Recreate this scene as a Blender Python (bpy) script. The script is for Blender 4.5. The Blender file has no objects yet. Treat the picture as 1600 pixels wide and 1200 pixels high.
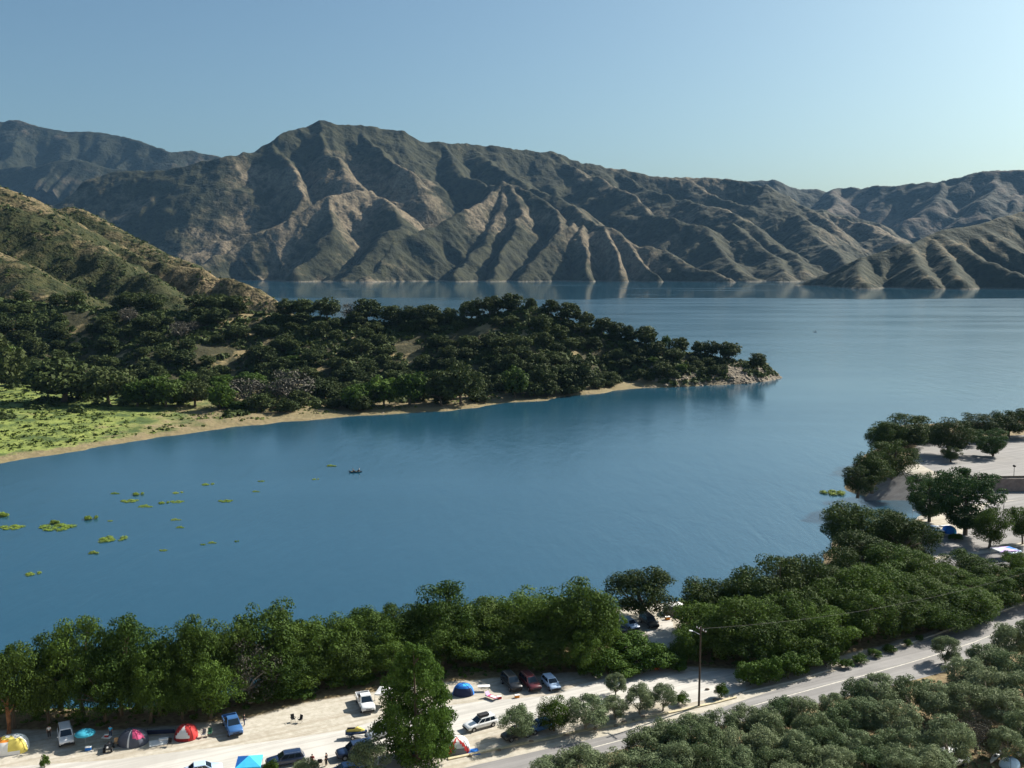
import bpy, bmesh, math, random
import numpy as np
from mathutils import Vector, Matrix
R = math.radians
random.seed(7)
scene = bpy.context.scene
COL = scene.collection

# ------------------------------------------------------------------ camera, world, sun, exposure
F = 1570.0                      # focal length in pixels of the 1600 px wide photograph
PITCH = R(6.9)
CZ = 65.0
cam_d = bpy.data.cameras.new("camera")
cam_d.sensor_width = 36.0
cam_d.lens = 36.0 * F / 1600.0
cam_d.clip_start = 0.5
cam_d.clip_end = 40000
cam = bpy.data.objects.new("camera", cam_d)
cam.location = (0, 0, CZ)
cam.rotation_euler = (R(90) - PITCH, 0, 0)
COL.objects.link(cam)
scene.camera = cam

SUN_AZ = R(56)                  # clockwise from the view direction (+Y)
SUN_EL = R(35)
world = bpy.data.worlds.new("World")
scene.world = world
world.use_nodes = True
wn = world.node_tree
wn.nodes.clear()
wo = wn.nodes.new("ShaderNodeOutputWorld")
bg = wn.nodes.new("ShaderNodeBackground")
sky = wn.nodes.new("ShaderNodeTexSky")
sky.sky_type = 'NISHITA'
sky.sun_disc = False
sky.sun_elevation = SUN_EL
sky.sun_rotation = SUN_AZ
sky.altitude = 300
sky.air_density = .95
sky.dust_density = 3.6
sky.ozone_density = .7
bg.inputs[1].default_value = 0.05
tint = wn.nodes.new("ShaderNodeMix"); tint.data_type = 'RGBA'; tint.blend_type = 'MULTIPLY'; tint.inputs[0].default_value = 1.0
tint.inputs[7].default_value = (.69, .92, 1.00, 1)
wn.links.new(sky.outputs[0], tint.inputs[6]); wn.links.new(tint.outputs[2], bg.inputs[0])
wn.links.new(bg.outputs[0], wo.inputs[0])

sd = bpy.data.lights.new("sun", 'SUN')
sd.energy = 5.0
sd.angle = R(0.53)
sd.color = (1.0, 0.93, 0.82)
sun = bpy.data.objects.new("sun", sd)
sdir = Vector((math.sin(SUN_AZ) * math.cos(SUN_EL), math.cos(SUN_AZ) * math.cos(SUN_EL), math.sin(SUN_EL)))
sun.rotation_euler = (-sdir).to_track_quat('-Z', 'Y').to_euler()
sun.location = (300, 100, 400)
COL.objects.link(sun)

scene.view_settings.view_transform = 'Standard'
scene.view_settings.look = 'None'
scene.view_settings.exposure = 1.15
scene.view_settings.gamma = 1.0
scene.render.engine = 'CYCLES'
scene.cycles.use_denoising = True
scene.cycles.max_bounces = 6
scene.cycles.diffuse_bounces = 2
scene.cycles.glossy_bounces = 3
scene.cycles.transmission_bounces = 3
scene.cycles.transparent_max_bounces = 6
scene.cycles.volume_bounces = 0

# ------------------------------------------------------------------ helpers: pixels of the photograph to places in the world
CP, SP = math.cos(PITCH), math.sin(PITCH)
def ray(px, py):
    u = (px - 800.0) / F; v = (600.0 - py) / F
    return (u, CP + v * SP, v * CP - SP)
def at_z(px, py, z=0.0):
    d = ray(px, py); t = (z - CZ) / d[2]
    return (d[0] * t, d[1] * t, z)
def at_y(px, py, Y):
    d = ray(px, py); t = Y / d[1]
    return (d[0] * t, Y, CZ + d[2] * t)

# ------------------------------------------------------------------ helpers: noise
_rng = np.random.RandomState(11)
_TAB = _rng.rand(256, 256)
def vnoise(x, y):
    xi = np.floor(x).astype(np.int64); yi = np.floor(y).astype(np.int64)
    fx = x - xi; fy = y - yi
    fx = fx * fx * (3 - 2 * fx); fy = fy * fy * (3 - 2 * fy)
    a = _TAB[xi & 255, yi & 255]; b = _TAB[(xi + 1) & 255, yi & 255]
    c = _TAB[xi & 255, (yi + 1) & 255]; d = _TAB[(xi + 1) & 255, (yi + 1) & 255]
    return (a * (1 - fx) + b * fx) * (1 - fy) + (c * (1 - fx) + d * fx) * fy
def fbm(x, y, o=4, g=0.5):
    s = 0.0; a = 1.0; n = 0.0
    for i in range(o):
        s = s + a * vnoise(x + 17.3 * i, y + 9.1 * i); n += a
        x = x * 2.03; y = y * 2.03; a *= g
    return s / n
def ridged(x, y, o=4):
    s = 0.0; a = 1.0; n = 0.0
    for i in range(o):
        s = s + a * (1 - np.abs(2 * vnoise(x + 31.7 * i, y + 5.3 * i) - 1)); n += a
        x = x * 2.07; y = y * 2.07; a *= 0.5
    return s / n

def seg_dist(X, Y, pts):
    """nearest distance, height there, arc length there, side, for a polyline of (x,y,z)"""
    best = np.full(X.shape, 1e18); bz = np.zeros(X.shape); bs = np.zeros(X.shape); side = np.zeros(X.shape)
    acc = 0.0
    for a, b in zip(pts[:-1], pts[1:]):
        dx, dy = b[0] - a[0], b[1] - a[1]
        L2 = dx * dx + dy * dy + 1e-9
        t = np.clip(((X - a[0]) * dx + (Y - a[1]) * dy) / L2, 0, 1)
        ex = X - (a[0] + t * dx); ey = Y - (a[1] + t * dy)
        d2 = ex * ex + ey * ey
        m = d2 < best
        L = math.sqrt(L2)
        best = np.where(m, d2, best)
        bz = np.where(m, a[2] + t * (b[2] - a[2]), bz)
        bs = np.where(m, acc + t * L, bs)
        side = np.where(m, np.sign(dx * ey - dy * ex), side)
        acc += L
    return np.sqrt(best), bz, bs, side

def inside(X, Y, poly):
    r = np.zeros(X.shape, bool)
    n = len(poly)
    for i in range(n):
        x1, y1 = poly[i][:2]; x2, y2 = poly[(i + 1) % n][:2]
        if y1 == y2: continue
        c = ((y1 > Y) != (y2 > Y)) & (X < (x2 - x1) * (Y - y1) / (y2 - y1) + x1)
        r ^= c
    return r
def signed(X, Y, poly):
    d, _, _, _ = seg_dist(X, Y, [(p[0], p[1], 0) for p in list(poly) + [poly[0]]])
    return np.where(inside(X, Y, poly), d, -d)
def sstep(a, b, x):
    t = np.clip((x - a) / (b - a), 0, 1)
    return t * t * (3 - 2 * t)

K_SLOPE = 1.12
def ridge_field(X, Y, ridges, seed=0.0):
    """mountain relief from crest lines: each falls away at its slope, cut by gullies running straight down from the crest"""
    H = np.full(X.shape, -60.0)
    wx = (fbm(X / 420 + 3 + seed, Y / 420, 3) - .5) * 150 + (fbm(X / 90 + seed, Y / 90 + 7, 2) - .5) * 36
    wy = (fbm(X / 420 + 50 + seed, Y / 420 + 9, 3) - .5) * 150 + (fbm(X / 90 + 20, Y / 90 + 40 + seed, 2) - .5) * 36
    for i, r in enumerate(ridges):
        pts = [at_y(*p) for p in r['p']]
        w = r.get('warp', 1.0)
        d, z, s, side = seg_dist(X + wx * w, Y + wy * w, pts)
        c = r.get('c', 9.0) * .6
        sl = r.get('s', .62) * r.get('k', K_SLOPE)
        lam = r.get('lam', 190.0); amp = r.get('amp', .30)
        s2 = s + side * 500 * (i + 1) + d * r.get('skew', .15) * (fbm(s / 600 + i, s * 0 + 3.3, 2) - .3)
        tri = lambda q: np.abs(2 * (q - np.floor(q)) - 1)
        g = tri(s2 / lam + 1.5 * vnoise(s2 / lam * .6 + i * 7.7, side * 3 + 5.5 + d / 1500)) * (.45 + .9 * vnoise(s2 / lam * .7 + i * 2.3, side * 5 + 1.5))
        g2 = tri(s2 / (lam * .36) + 1.8 * vnoise(s2 / lam * 1.5 + i * 3.1, side * 2 + 9.5 + d / 500)) * (.3 + 1.1 * vnoise(s2 / lam * 2 + i, d / 120 + 4))
        cut = amp * (g * np.clip(d - 15, 0, r.get('dm', 380)) + .36 * g2 * np.clip(d - 8, 0, 170))
        h = z - sl * (np.sqrt(d * d + c * c) - c) - cut
        H = np.maximum(H, h)
    return H

# ------------------------------------------------------------------ helpers: objects
def setp(o, label=None, cat=None, group=None, kind=None):
    if label: o['label'] = label
    if cat: o['category'] = cat
    if group: o['group'] = group
    if kind: o['kind'] = kind
    return o
def link(name, me, parent=None):
    o = bpy.data.objects.new(name, me)
    COL.objects.link(o)
    if parent is not None: o.parent = parent
    return o
def thing(name, loc, rz=0.0, label=None, cat=None, group=None, scale=None):
    o = bpy.data.objects.new(name, None)
    o.empty_display_size = 0.3
    COL.objects.link(o)
    o.location = loc; o.rotation_euler = (0, 0, rz)
    if scale: o.scale = scale
    return setp(o, label, cat, group)
def mesh_np(name, V, Fq, mats, smooth=False, mi=None):
    me = bpy.data.meshes.new(name)
    V = np.asarray(V, np.float32); Fq = np.asarray(Fq, np.int32)
    k = Fq.shape[1]
    me.vertices.add(len(V)); me.vertices.foreach_set("co", V.ravel())
    me.loops.add(Fq.size); me.loops.foreach_set("vertex_index", Fq.ravel())
    me.polygons.add(len(Fq))
    me.polygons.foreach_set("loop_start", np.arange(len(Fq), dtype=np.int32) * k)
    me.polygons.foreach_set("loop_total", np.full(len(Fq), k, np.int32))
    if mi is not None: me.polygons.foreach_set("material_index", np.asarray(mi, np.int32))
    me.polygons.foreach_set("use_smooth", np.full(len(Fq), smooth, bool))
    for m in (mats if isinstance(mats, (list, tuple)) else [mats]): me.materials.append(m)
    me.update(calc_edges=True)
    return me
def grid_mesh(name, xs, ys, hfun, mat, smooth=True, drop=None):
    X, Y = np.meshgrid(xs, ys)
    Z = hfun(X, Y)
    V = np.stack([X, Y, Z], -1).reshape(-1, 3)
    ny, nx = X.shape
    idx = np.arange(nx * ny).reshape(ny, nx)
    Q = np.stack([idx[:-1, :-1], idx[:-1, 1:], idx[1:, 1:], idx[1:, :-1]], -1).reshape(-1, 4)
    if drop is not None:
        zz = Z.reshape(-1)[Q].max(1)
        Q = Q[zz > drop]
        used = np.unique(Q); remap = np.zeros(len(V), np.int64); remap[used] = np.arange(len(used))
        V = V[used]; Q = remap[Q]
    return mesh_np(name, V, Q, mat, smooth)

class MB:
    """collects shapes into one mesh"""
    def __init__(s): s.bm = bmesh.new()
    def box(s, c, size, rz=0.0, bev=0.0, rot=None):
        r = bmesh.ops.create_cube(s.bm, size=1.0)
        M = Matrix.Translation(c) @ (rot if rot is not None else Matrix.Rotation(rz, 4, 'Z')) @ Matrix.Diagonal((size[0], size[1], size[2], 1))
        bmesh.ops.transform(s.bm, matrix=M, verts=r['verts'])
        if bev > 0:
            es = list({e for v in r['verts'] for e in v.link_edges})
            bmesh.ops.bevel(s.bm, geom=es, offset=bev, segments=2, affect='EDGES', profile=.6)
        return s
    def tube(s, a, b, r0, r1=None, n=8):
        r1 = r0 if r1 is None else r1
        a = Vector(a); b = Vector(b); d = b - a
        if d.length < 1e-6: return s
        q = d.to_track_quat('Z', 'Y').to_matrix().to_4x4()
        r = bmesh.ops.create_cone(s.bm, cap_ends=True, segments=n, radius1=r0, radius2=max(r1, 1e-4), depth=d.length)
        bmesh.ops.transform(s.bm, matrix=Matrix.Translation((a + b) / 2) @ q, verts=r['verts'])
        return s
    def path(s, pts, rads, n=7):
        pts = [Vector(p) for p in pts]; rings = []
        for i, p in enumerate(pts):
            t = (pts[min(i + 1, len(pts) - 1)] - pts[max(i - 1, 0)]).normalized()
            q = t.to_track_quat('Z', 'Y')
            rings.append([s.bm.verts.new(p + q @ Vector((math.cos(2 * math.pi * k / n) * rads[i], math.sin(2 * math.pi * k / n) * rads[i], 0))) for k in range(n)])
        for A, B in zip(rings[:-1], rings[1:]):
            for k in range(n): s.bm.faces.new((A[k], A[(k + 1) % n], B[(k + 1) % n], B[k]))
        s.bm.faces.new(rings[-1]); s.bm.faces.new(rings[0][::-1])
        return s
    def loft(s, rings):
        R_ = [[s.bm.verts.new(p) for p in r] for r in rings]; n = len(R_[0])
        for A, B in zip(R_[:-1], R_[1:]):
            for k in range(n): s.bm.faces.new((A[k], A[(k + 1) % n], B[(k + 1) % n], B[k]))
        s.bm.faces.new(R_[0][::-1]); s.bm.faces.new(R_[-1])
        return s
    def ell(s, c, rad, sub=2, jit=0.0, rz=0.0):
        r = bmesh.ops.create_icosphere(s.bm, subdivisions=sub, radius=1.0)
        if jit:
            for v in r['verts']: v.co *= 1 + random.uniform(-jit, jit)
        bmesh.ops.transform(s.bm, matrix=Matrix.Translation(c) @ Matrix.Rotation(rz, 4, 'Z') @ Matrix.Diagonal((rad[0], rad[1], rad[2], 1)), verts=r['verts'])
        return s
    def poly(s, pts):
        s.bm.faces.new([s.bm.verts.new(p) for p in pts]); return s
    def panel(s, q, th=.012, ins=(.08, .1, .92, .9)):
        """thin plate over a quad q (a,b,c,d ccw seen from outside), inset"""
        a, b, c, d = [Vector(v) for v in q]
        f = lambda u, v: (a * (1 - u) + b * u) * (1 - v) + (d * (1 - u) + c * u) * v
        n = (b - a).cross(d - a).normalized() * th
        u0, v0, u1, v1 = ins
        p = [f(u0, v0), f(u1, v0), f(u1, v1), f(u0, v1)]
        s.loft([[x - n * .3 for x in p], [x + n for x in p]])
        return s
    def build(s, name, mat, parent=None, smooth=False):
        bmesh.ops.recalc_face_normals(s.bm, faces=s.bm.faces)
        me = bpy.data.meshes.new(name); s.bm.to_mesh(me); s.bm.free()
        if smooth: me.polygons.foreach_set("use_smooth", [True] * len(me.polygons))
        for m in (mat if isinstance(mat, (list, tuple)) else [mat]): me.materials.append(m)
        return link(name, me, parent)

# ------------------------------------------------------------------ helpers: materials
def new_mat(name):
    m = bpy.data.materials.new(name); m.use_nodes = True
    nt = m.node_tree; nt.nodes.clear()
    out = nt.nodes.new("ShaderNodeOutputMaterial"); b = nt.nodes.new("ShaderNodeBsdfPrincipled")
    nt.links.new(b.outputs[0], out.inputs[0])
    b.inputs['Specular IOR Level'].default_value = .25
    return m, nt, b, out
def N(nt, t, **k):
    n = nt.nodes.new(t)
    for a, v in k.items():
        if a in ('op',): n.operation = v
        elif isinstance(a, str) and a.startswith('i_'): n.inputs[a[2:].replace('_', ' ')].default_value = v
        else: setattr(n, a, v)
    return n
def noise(nt, vec, scale, detail=4, rough=.5, dist=0.0):
    n = nt.nodes.new("ShaderNodeTexNoise"); n.inputs['Scale'].default_value = scale; n.inputs['Detail'].default_value = detail
    n.inputs['Roughness'].default_value = rough; n.inputs['Distortion'].default_value = dist
    if vec is not None: nt.links.new(vec, n.inputs['Vector'])
    return n.outputs['Fac']
def ramp(nt, fac, stops):
    r = nt.nodes.new("ShaderNodeValToRGB"); e = r.color_ramp.elements
    while len(e) < len(stops): e.new(.5)
    for k, (p, c) in zip(e, stops):
        k.position = p; k.color = (*(c if isinstance(c, (tuple, list)) else (c, c, c)), 1)
    nt.links.new(fac, r.inputs[0]); return r.outputs[0]
def mixc(nt, fac, a, b):
    m = nt.nodes.new("ShaderNodeMix"); m.data_type = 'RGBA'
    if isinstance(fac, (int, float)): m.inputs[0].default_value = fac
    else: nt.links.new(fac, m.inputs[0])
    for v, i in ((a, 6), (b, 7)):
        if isinstance(v, (tuple, list)): m.inputs[i].default_value = (*v, 1)
        else: nt.links.new(v, m.inputs[i])
    return m.outputs[2]
def mth(nt, op, a, b=None, clamp=False):
    m = nt.nodes.new("ShaderNodeMath"); m.operation = op; m.use_clamp = clamp
    for i, v in enumerate((a, b)):
        if v is None: continue
        if isinstance(v, (int, float)): m.inputs[i].default_value = v
        else: nt.links.new(v, m.inputs[i])
    return m.outputs[0]
def bump(nt, b, h, strength, dist):
    n = nt.nodes.new("ShaderNodeBump"); n.inputs['Strength'].default_value = strength; n.inputs['Distance'].default_value = dist
    nt.links.new(h, n.inputs['Height']); nt.links.new(n.outputs[0], b.inputs['Normal']); return n
def coords(nt, scale=(1, 1, 1), rz=0.0):
    t = nt.nodes.new("ShaderNodeTexCoord"); mp = nt.nodes.new("ShaderNodeMapping")
    mp.inputs['Scale'].default_value = scale; mp.inputs['Rotation'].default_value = (0, 0, rz)
    nt.links.new(t.outputs['Object'], mp.inputs[0]); return mp.outputs[0]

def coords2(nt, rz, scale):
    t = nt.nodes.new('ShaderNodeTexCoord'); a = nt.nodes.new('ShaderNodeMapping'); b = nt.nodes.new('ShaderNodeMapping')
    a.inputs['Rotation'].default_value = (0, 0, rz); b.inputs['Scale'].default_value = scale
    nt.links.new(t.outputs['Object'], a.inputs[0]); nt.links.new(a.outputs[0], b.inputs[0]); return b.outputs[0]
def mat_plain(name, col, rough=.6, var=.12, scale=3.0, metal=0.0, spec=.3, coat=0.0):
    m, nt, b, _ = new_mat(name)
    v = noise(nt, coords(nt), scale, 3)
    dark = tuple(c * (1 - var) for c in col); lite = tuple(min(1, c * (1 + var)) for c in col)
    nt.links.new(ramp(nt, v, [(.3, dark), (.7, lite)]), b.inputs['Base Color'])
    b.inputs['Roughness'].default_value = rough; b.inputs['Metallic'].default_value = metal
    b.inputs['Specular IOR Level'].default_value = spec; b.inputs['Coat Weight'].default_value = coat
    return m
def mat_leaf(name, a, b_, hue=.25, trans=.0):
    """a,b_: darker and lighter leaf colour; every tree takes its own mix"""
    m, nt, b, out = new_mat(name)
    oi = nt.nodes.new("ShaderNodeObjectInfo"); ge = nt.nodes.new("ShaderNodeNewGeometry")
    f = mth(nt, 'ADD', mth(nt, 'MULTIPLY', oi.outputs['Random'], .55), mth(nt, 'MULTIPLY', ge.outputs['Random Per Island'], .45))
    r2 = mth(nt, 'FRACT', mth(nt, 'MULTIPLY', oi.outputs['Random'], 7.31))
    dry_ = tuple(sum(b_) / 3 * q for q in (1.25, 1.05, .55))
    nt.links.new(mixc(nt, mth(nt, 'MULTIPLY', mth(nt, 'POWER', r2, 2.0), .14), mixc(nt, f, a, b_), dry_), b.inputs['Base Color'])
    b.inputs['Roughness'].default_value = .7; b.inputs['Specular IOR Level'].default_value = .08
    if trans:
        t = nt.nodes.new("ShaderNodeBsdfTranslucent"); nt.links.new(mixc(nt, f, tuple(min(1, c * 1.3) for c in a), tuple(min(1, c * 1.5) for c in b_)), t.inputs[0])
        ms = nt.nodes.new("ShaderNodeMixShader"); ms.inputs[0].default_value = trans
        nt.links.new(b.outputs[0], ms.inputs[1]); nt.links.new(t.outputs[0], ms.inputs[2]); nt.links.new(ms.outputs[0], out.inputs[0])
    return m
def mat_hill(name, scrub, scrub2, grass, soil, gth=.5, big=.0018, fine=.03, dots=.02, bs=.6, bd=6.0, ring_=False):
    m, nt, b, _ = new_mat(name)
    c = coords(nt)
    n1 = noise(nt, c, big, 6, .6, .6); n2 = noise(nt, c, fine, 5, .65); n3 = noise(nt, c, fine * 5, 3, .6)
    green = mixc(nt, ramp(nt, n2, [(.35, 0.), (.65, 1.)]), scrub, scrub2)
    dry = mixc(nt, ramp(nt, n3, [(.35, 0.), (.65, 1.)]), soil, grass)
    s = mth(nt, 'ADD', mth(nt, 'MULTIPLY', n1, .75), mth(nt, 'MULTIPLY', n2, .25))
    fac = ramp(nt, s, [(gth - .04, 0.), (gth + .06, 1.)])
    base = mixc(nt, fac, green, dry)
    vo = nt.nodes.new("ShaderNodeTexVoronoi"); vo.inputs['Scale'].default_value = dots; nt.links.new(c, vo.inputs['Vector'])
    dm = ramp(nt, vo.outputs['Distance'], [(.22, 1.), (.42, 0.)])
    dm2 = mth(nt, 'MULTIPLY', dm, ramp(nt, noise(nt, c, fine * 1.3, 2), [(.42, 0.), (.55, 1.)]))
    base = mixc(nt, mth(nt, 'MULTIPLY', dm2, .75), base, tuple(x * .7 for x in scrub))
    if ring_:
        sx_ = nt.nodes.new('ShaderNodeSeparateXYZ'); nt.links.new(c, sx_.inputs[0])
        base = mixc(nt, ramp(nt, mth(nt, 'DIVIDE', mth(nt, 'ADD', sx_.outputs[2], mth(nt, 'MULTIPLY', n3, 6.0)), 20.0), [(.26, .5), (.36, 0.)]), base, (.17, .15, .12))
    nt.links.new(base, b.inputs['Base Color'])
    b.inputs['Roughness'].default_value = .9; b.inputs['Specular IOR Level'].default_value = .1
    hh = mth(nt, 'ADD', mth(nt, 'MULTIPLY', n3, .5), mth(nt, 'ADD', n2, mth(nt, 'MULTIPLY', dm, .25)))
    bump(nt, b, hh, bs, bd)
    return m

# ================================================================== THE LARGE STRUCTURE
M_scrub = mat_hill("mountain_scrub", (.011, .013, .006), (.036, .036, .016), (.185, .150, .098), (.085, .066, .044), .55, .0016, .022, .03, .8, 9.0, True)
M_far = mat_hill("far_mountain", (.012, .015, .010), (.026, .028, .016), (.13, .10, .075), (.08, .06, .045), .56, .0012, .012, .02, .8, 14.0)
M_right = mat_hill("grass_hill", (.014, .019, .009), (.034, .035, .016), (.23, .18, .10), (.12, .09, .055), .58, .0022, .03, .04, .8, 6.0, True)
M_left = mat_hill("dry_hill", (.018, .026, .009), (.050, .050, .020), (.27, .21, .115), (.11, .078, .048), .53, .0065, .10, .14, 1.0, 3.5)

def ridges_main():
    Rg = []
    def add(p, **k): Rg.append(dict(p=p, **k))
    # skyline of the main massif
    add([(20, 330, 4100), (60, 322, 4150), (100, 300, 4200), (135, 280, 4250), (170, 272, 4300), (250, 268, 4300), (345, 253, 4350), (378, 248, 4400), (430, 222, 4500)], s=.60, lam=420, amp=.16, dm=450)
    add([(430, 222, 4500), (470, 205, 4600), (505, 192, 4650), (540, 198, 4680), (575, 198, 4700), (625, 204, 4750), (665, 222, 4800), (700, 228, 4850), (745, 225, 4900),
         (800, 233, 4950), (865, 238, 5000), (895, 250, 5000), (960, 265, 5050), (1030, 277, 5050), (1080, 278, 5050), (1140, 281, 5000), (1185, 292, 4900), (1225, 312, 4800), (1290, 345, 4500)], s=.60, lam=330, amp=.24, dm=450)
    # left shoulder running down to the water and the valley
    add([(430, 224, 4480), (452, 262, 4300), (470, 310, 4100), (440, 345, 3950), (370, 372, 3800), (300, 398, 3700), (255, 410, 3700)], s=.62, lam=150, amp=.3, dm=200)
    add([(505, 194, 4640), (512, 235, 4430), (530, 270, 4250), (565, 296, 4120)], s=.75, lam=130, amp=.3, dm=150)
    add([(575, 200, 4690), (590, 235, 4480), (612, 258, 4350), (632, 268, 4280)], s=.8, lam=120, amp=.3, dm=150)
    # the spur with the pale triangular face
    add([(575, 299, 4060), (540, 301, 4000), (505, 308, 3930), (455, 335, 3830), (400, 364, 3740), (345, 400, 3620), (320, 425, 3500)], s=.72, lam=160, amp=.16, dm=200, c=8)
    add([(505, 309, 3920), (510, 350, 3740), (500, 395, 3560), (470, 425, 3420)], s=.66, lam=110, amp=.18, dm=120, c=8)
    add([(575, 300, 4050), (615, 330, 3900), (632, 352, 3800)], s=.62, lam=110, amp=.14, dm=120)
    add([(632, 352, 3800), (590, 385, 3600), (545, 415, 3440)], s=.55, lam=90, amp=.2, dm=100)
    # ridge from the skyline to the middle peak, then its two arms
    add([(700, 229, 4840), (722, 252, 4650), (745, 277, 4500), (770, 290, 4350), (790, 286, 4200)], s=.70, lam=170, amp=.28, dm=250, c=8)
    add([(790, 286, 4200), (755, 310, 4060), (720, 328, 3940), (690, 343, 3850), (650, 364, 3740), (615, 382, 3640), (585, 408, 3500), (565, 432, 3380)], s=.70, lam=120, amp=.32, dm=260, c=8)
    add([(790, 287, 4190), (768, 335, 3960), (740, 375, 3760), (712, 410, 3560), (700, 432, 3400)], s=.75, lam=100, amp=.26, dm=150, c=8)
    add([(795, 288, 4190), (800, 330, 3960), (785, 375, 3720), (760, 410, 3520), (748, 434, 3380)], s=.78, lam=100, amp=.24, dm=150, c=8)
    add([(792, 288, 4190), (830, 308, 4080), (855, 330, 3960), (868, 348, 3880), (850, 385, 3680), (800, 425, 3450)], s=.72, lam=110, amp=.26, dm=200, c=8)
    # nearest spur above the water
    add([(745, 232, 4850), (800, 270, 4550), (845, 300, 4300), (880, 322, 4100), (912, 346, 3880), (935, 350, 3800), (965, 362, 3720), (1000, 385, 3620), (1040, 388, 3600), (1070, 405, 3500), (1110, 422, 3400), (1150, 433, 3320)], s=.56, lam=150, amp=.32, dm=260, c=8)
    add([(888, 350, 3800), (862, 376, 3660), (825, 402, 3520), (800, 428, 3400)], s=.75, lam=90, amp=.25, dm=120, c=7)
    add([(905, 350, 3800), (905, 385, 3620), (912, 430, 3390)], s=.85, lam=80, amp=.2, dm=90, c=7)
    add([(940, 352, 3780), (962, 395, 3560), (970, 432, 3370)], s=.85, lam=80, amp=.2, dm=90, c=7)
    add([(970, 365, 3700), (1005, 400, 3520), (1035, 432, 3350)], s=.75, lam=80, amp=.2, dm=90, c=7)
    # soft rolling ridges of the right half
    add([(865, 240, 4980), (905, 275, 4750), (960, 300, 4500), (1015, 335, 4250), (1055, 347, 4100), (1098, 352, 4000), (1115, 372, 3850), (1150, 400, 3650), (1170, 425, 3450)], s=.50, lam=230, amp=.17, dm=240)
    add([(960, 268, 5020), (1010, 300, 4750), (1065, 314, 4550), (1112, 325, 4400), (1150, 340, 4250), (1195, 368, 4000), (1240, 400, 3700), (1262, 425, 3500)], s=.48, lam=230, amp=.17, dm=240)
    add([(1080, 280, 5030), (1130, 312, 4800), (1181, 326, 4600), (1234, 334, 4500), (1265, 350, 4350), (1290, 378, 4100), (1310, 405, 3800), (1330, 420, 3600)], s=.46, lam=210, amp=.15, dm=220)
    add([(1240, 338, 4700), (1293, 332, 4800), (1340, 347, 4700), (1375, 352, 4600), (1403, 369, 4450), (1425, 385, 4300)], s=.46, lam=210, amp=.15, dm=220)
    add([(1140, 352, 4100), (1180, 375, 3880), (1215, 403, 3650), (1240, 428, 3450)], s=.45, lam=170, amp=.14, dm=150)
    add([(1195, 290, 4900), (1240, 320, 5200), (1310, 335, 5300), (1380, 350, 5200)], s=.45, lam=200, amp=.25, dm=260)
    return Rg

def grid(name, x0, x1, y0, y1, dx, hf, mat, drop=None, dy=None):
    me = grid_mesh(name, np.arange(x0, x1 + dx * .5, dx), np.arange(y0, y1 + .5 * (dy or dx), dy or dx), hf, mat, True, drop)
    return setp(link(name, me), kind='structure')

R_MAIN = ridges_main()
def h_main(X, Y):
    H = ridge_field(X, Y, R_MAIN, 0.0)
    H = H + (fbm(X / 60, Y / 60, 4) - .5) * 26 + (ridged(X / 75 + 40, Y / 75, 3) - .5) * 11 * np.clip(H / 120, 0, 1) + (ridged(X / 140, Y / 140, 3) - .5) * 14 * np.clip(H / 300, 0, 1)
    return H
grid("mountain", -2450, 2150, 3100, 5600, 5.0, h_main, M_scrub, drop=-12)

R_RIGHT = [dict(p=[(1242, 444, 2850), (1262, 434, 2850), (1300, 420, 2820), (1340, 402, 2800), (1400, 384, 2800), (1440, 379, 2820), (1480, 362, 2880), (1540, 350, 2950), (1600, 330, 3050), (1720, 300, 3300)], s=.42, lam=130, amp=.34, dm=220, warp=.5),
           dict(p=[(1482, 364, 2860), (1515, 382, 2740), (1545, 405, 2600), (1590, 425, 2500), (1640, 445, 2400)], s=.55, lam=90, amp=.25, dm=120, warp=.5),
           dict(p=[(1432, 383, 2790), (1440, 405, 2650), (1460, 432, 2480)], s=.55, lam=80, amp=.25, dm=90, warp=.5),
           dict(p=[(1475, 372, 2830), (1490, 400, 2650), (1505, 435, 2460)], s=.6, lam=80, amp=.25, dm=90, warp=.5),
           dict(p=[(1345, 404, 2780), (1352, 425, 2600), (1362, 443, 2480)], s=.5, lam=80, amp=.25, dm=90, warp=.5)]
def h_right(X, Y):
    H = ridge_field(X, Y, R_RIGHT, 5.0)
    return H + (fbm(X / 40 + 7, Y / 40, 4) - .5) * 14
grid("hill", 650, 2150, 2150, 3046, 5.0, h_right, M_right, drop=-8)

R_FR = [dict(p=[(1120, 290, 6900), (1165, 284, 6900), (1200, 281, 6900), (1225, 289, 6900), (1260, 294, 6900), (1290, 297, 6900), (1310, 292, 6800), (1345, 296, 6700), (1370, 290, 6600), (1400, 289, 6500),
                (1440, 284, 6400), (1480, 283, 6300), (1520, 270, 6200), (1545, 265, 6150), (1600, 267, 6100), (1700, 260, 6100)], s=.5, lam=260, amp=.34, dm=500),
        dict(p=[(1310, 293, 6780), (1300, 320, 6300), (1292, 345, 6000)], s=.5, lam=200, amp=.3, dm=250),
        dict(p=[(1480, 284, 6280), (1450, 320, 5900), (1410, 355, 5700)], s=.5, lam=200, amp=.3, dm=250),
        dict(p=[(1560, 268, 6120), (1530, 310, 5800), (1490, 345, 5650)], s=.5, lam=200, amp=.3, dm=250),
        dict(p=[(1640, 300, 5700), (1590, 330, 5640), (1540, 352, 5600), (1470, 375, 5600)], s=.5, lam=200, amp=.3, dm=250)]
grid("mountain", 1300, 3700, 5610, 7400, 14.0, lambda X, Y: ridge_field(X, Y, R_FR, 9.0) + (fbm(X / 90, Y / 90, 4) - .5) * 40, M_far, drop=-12)
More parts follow.
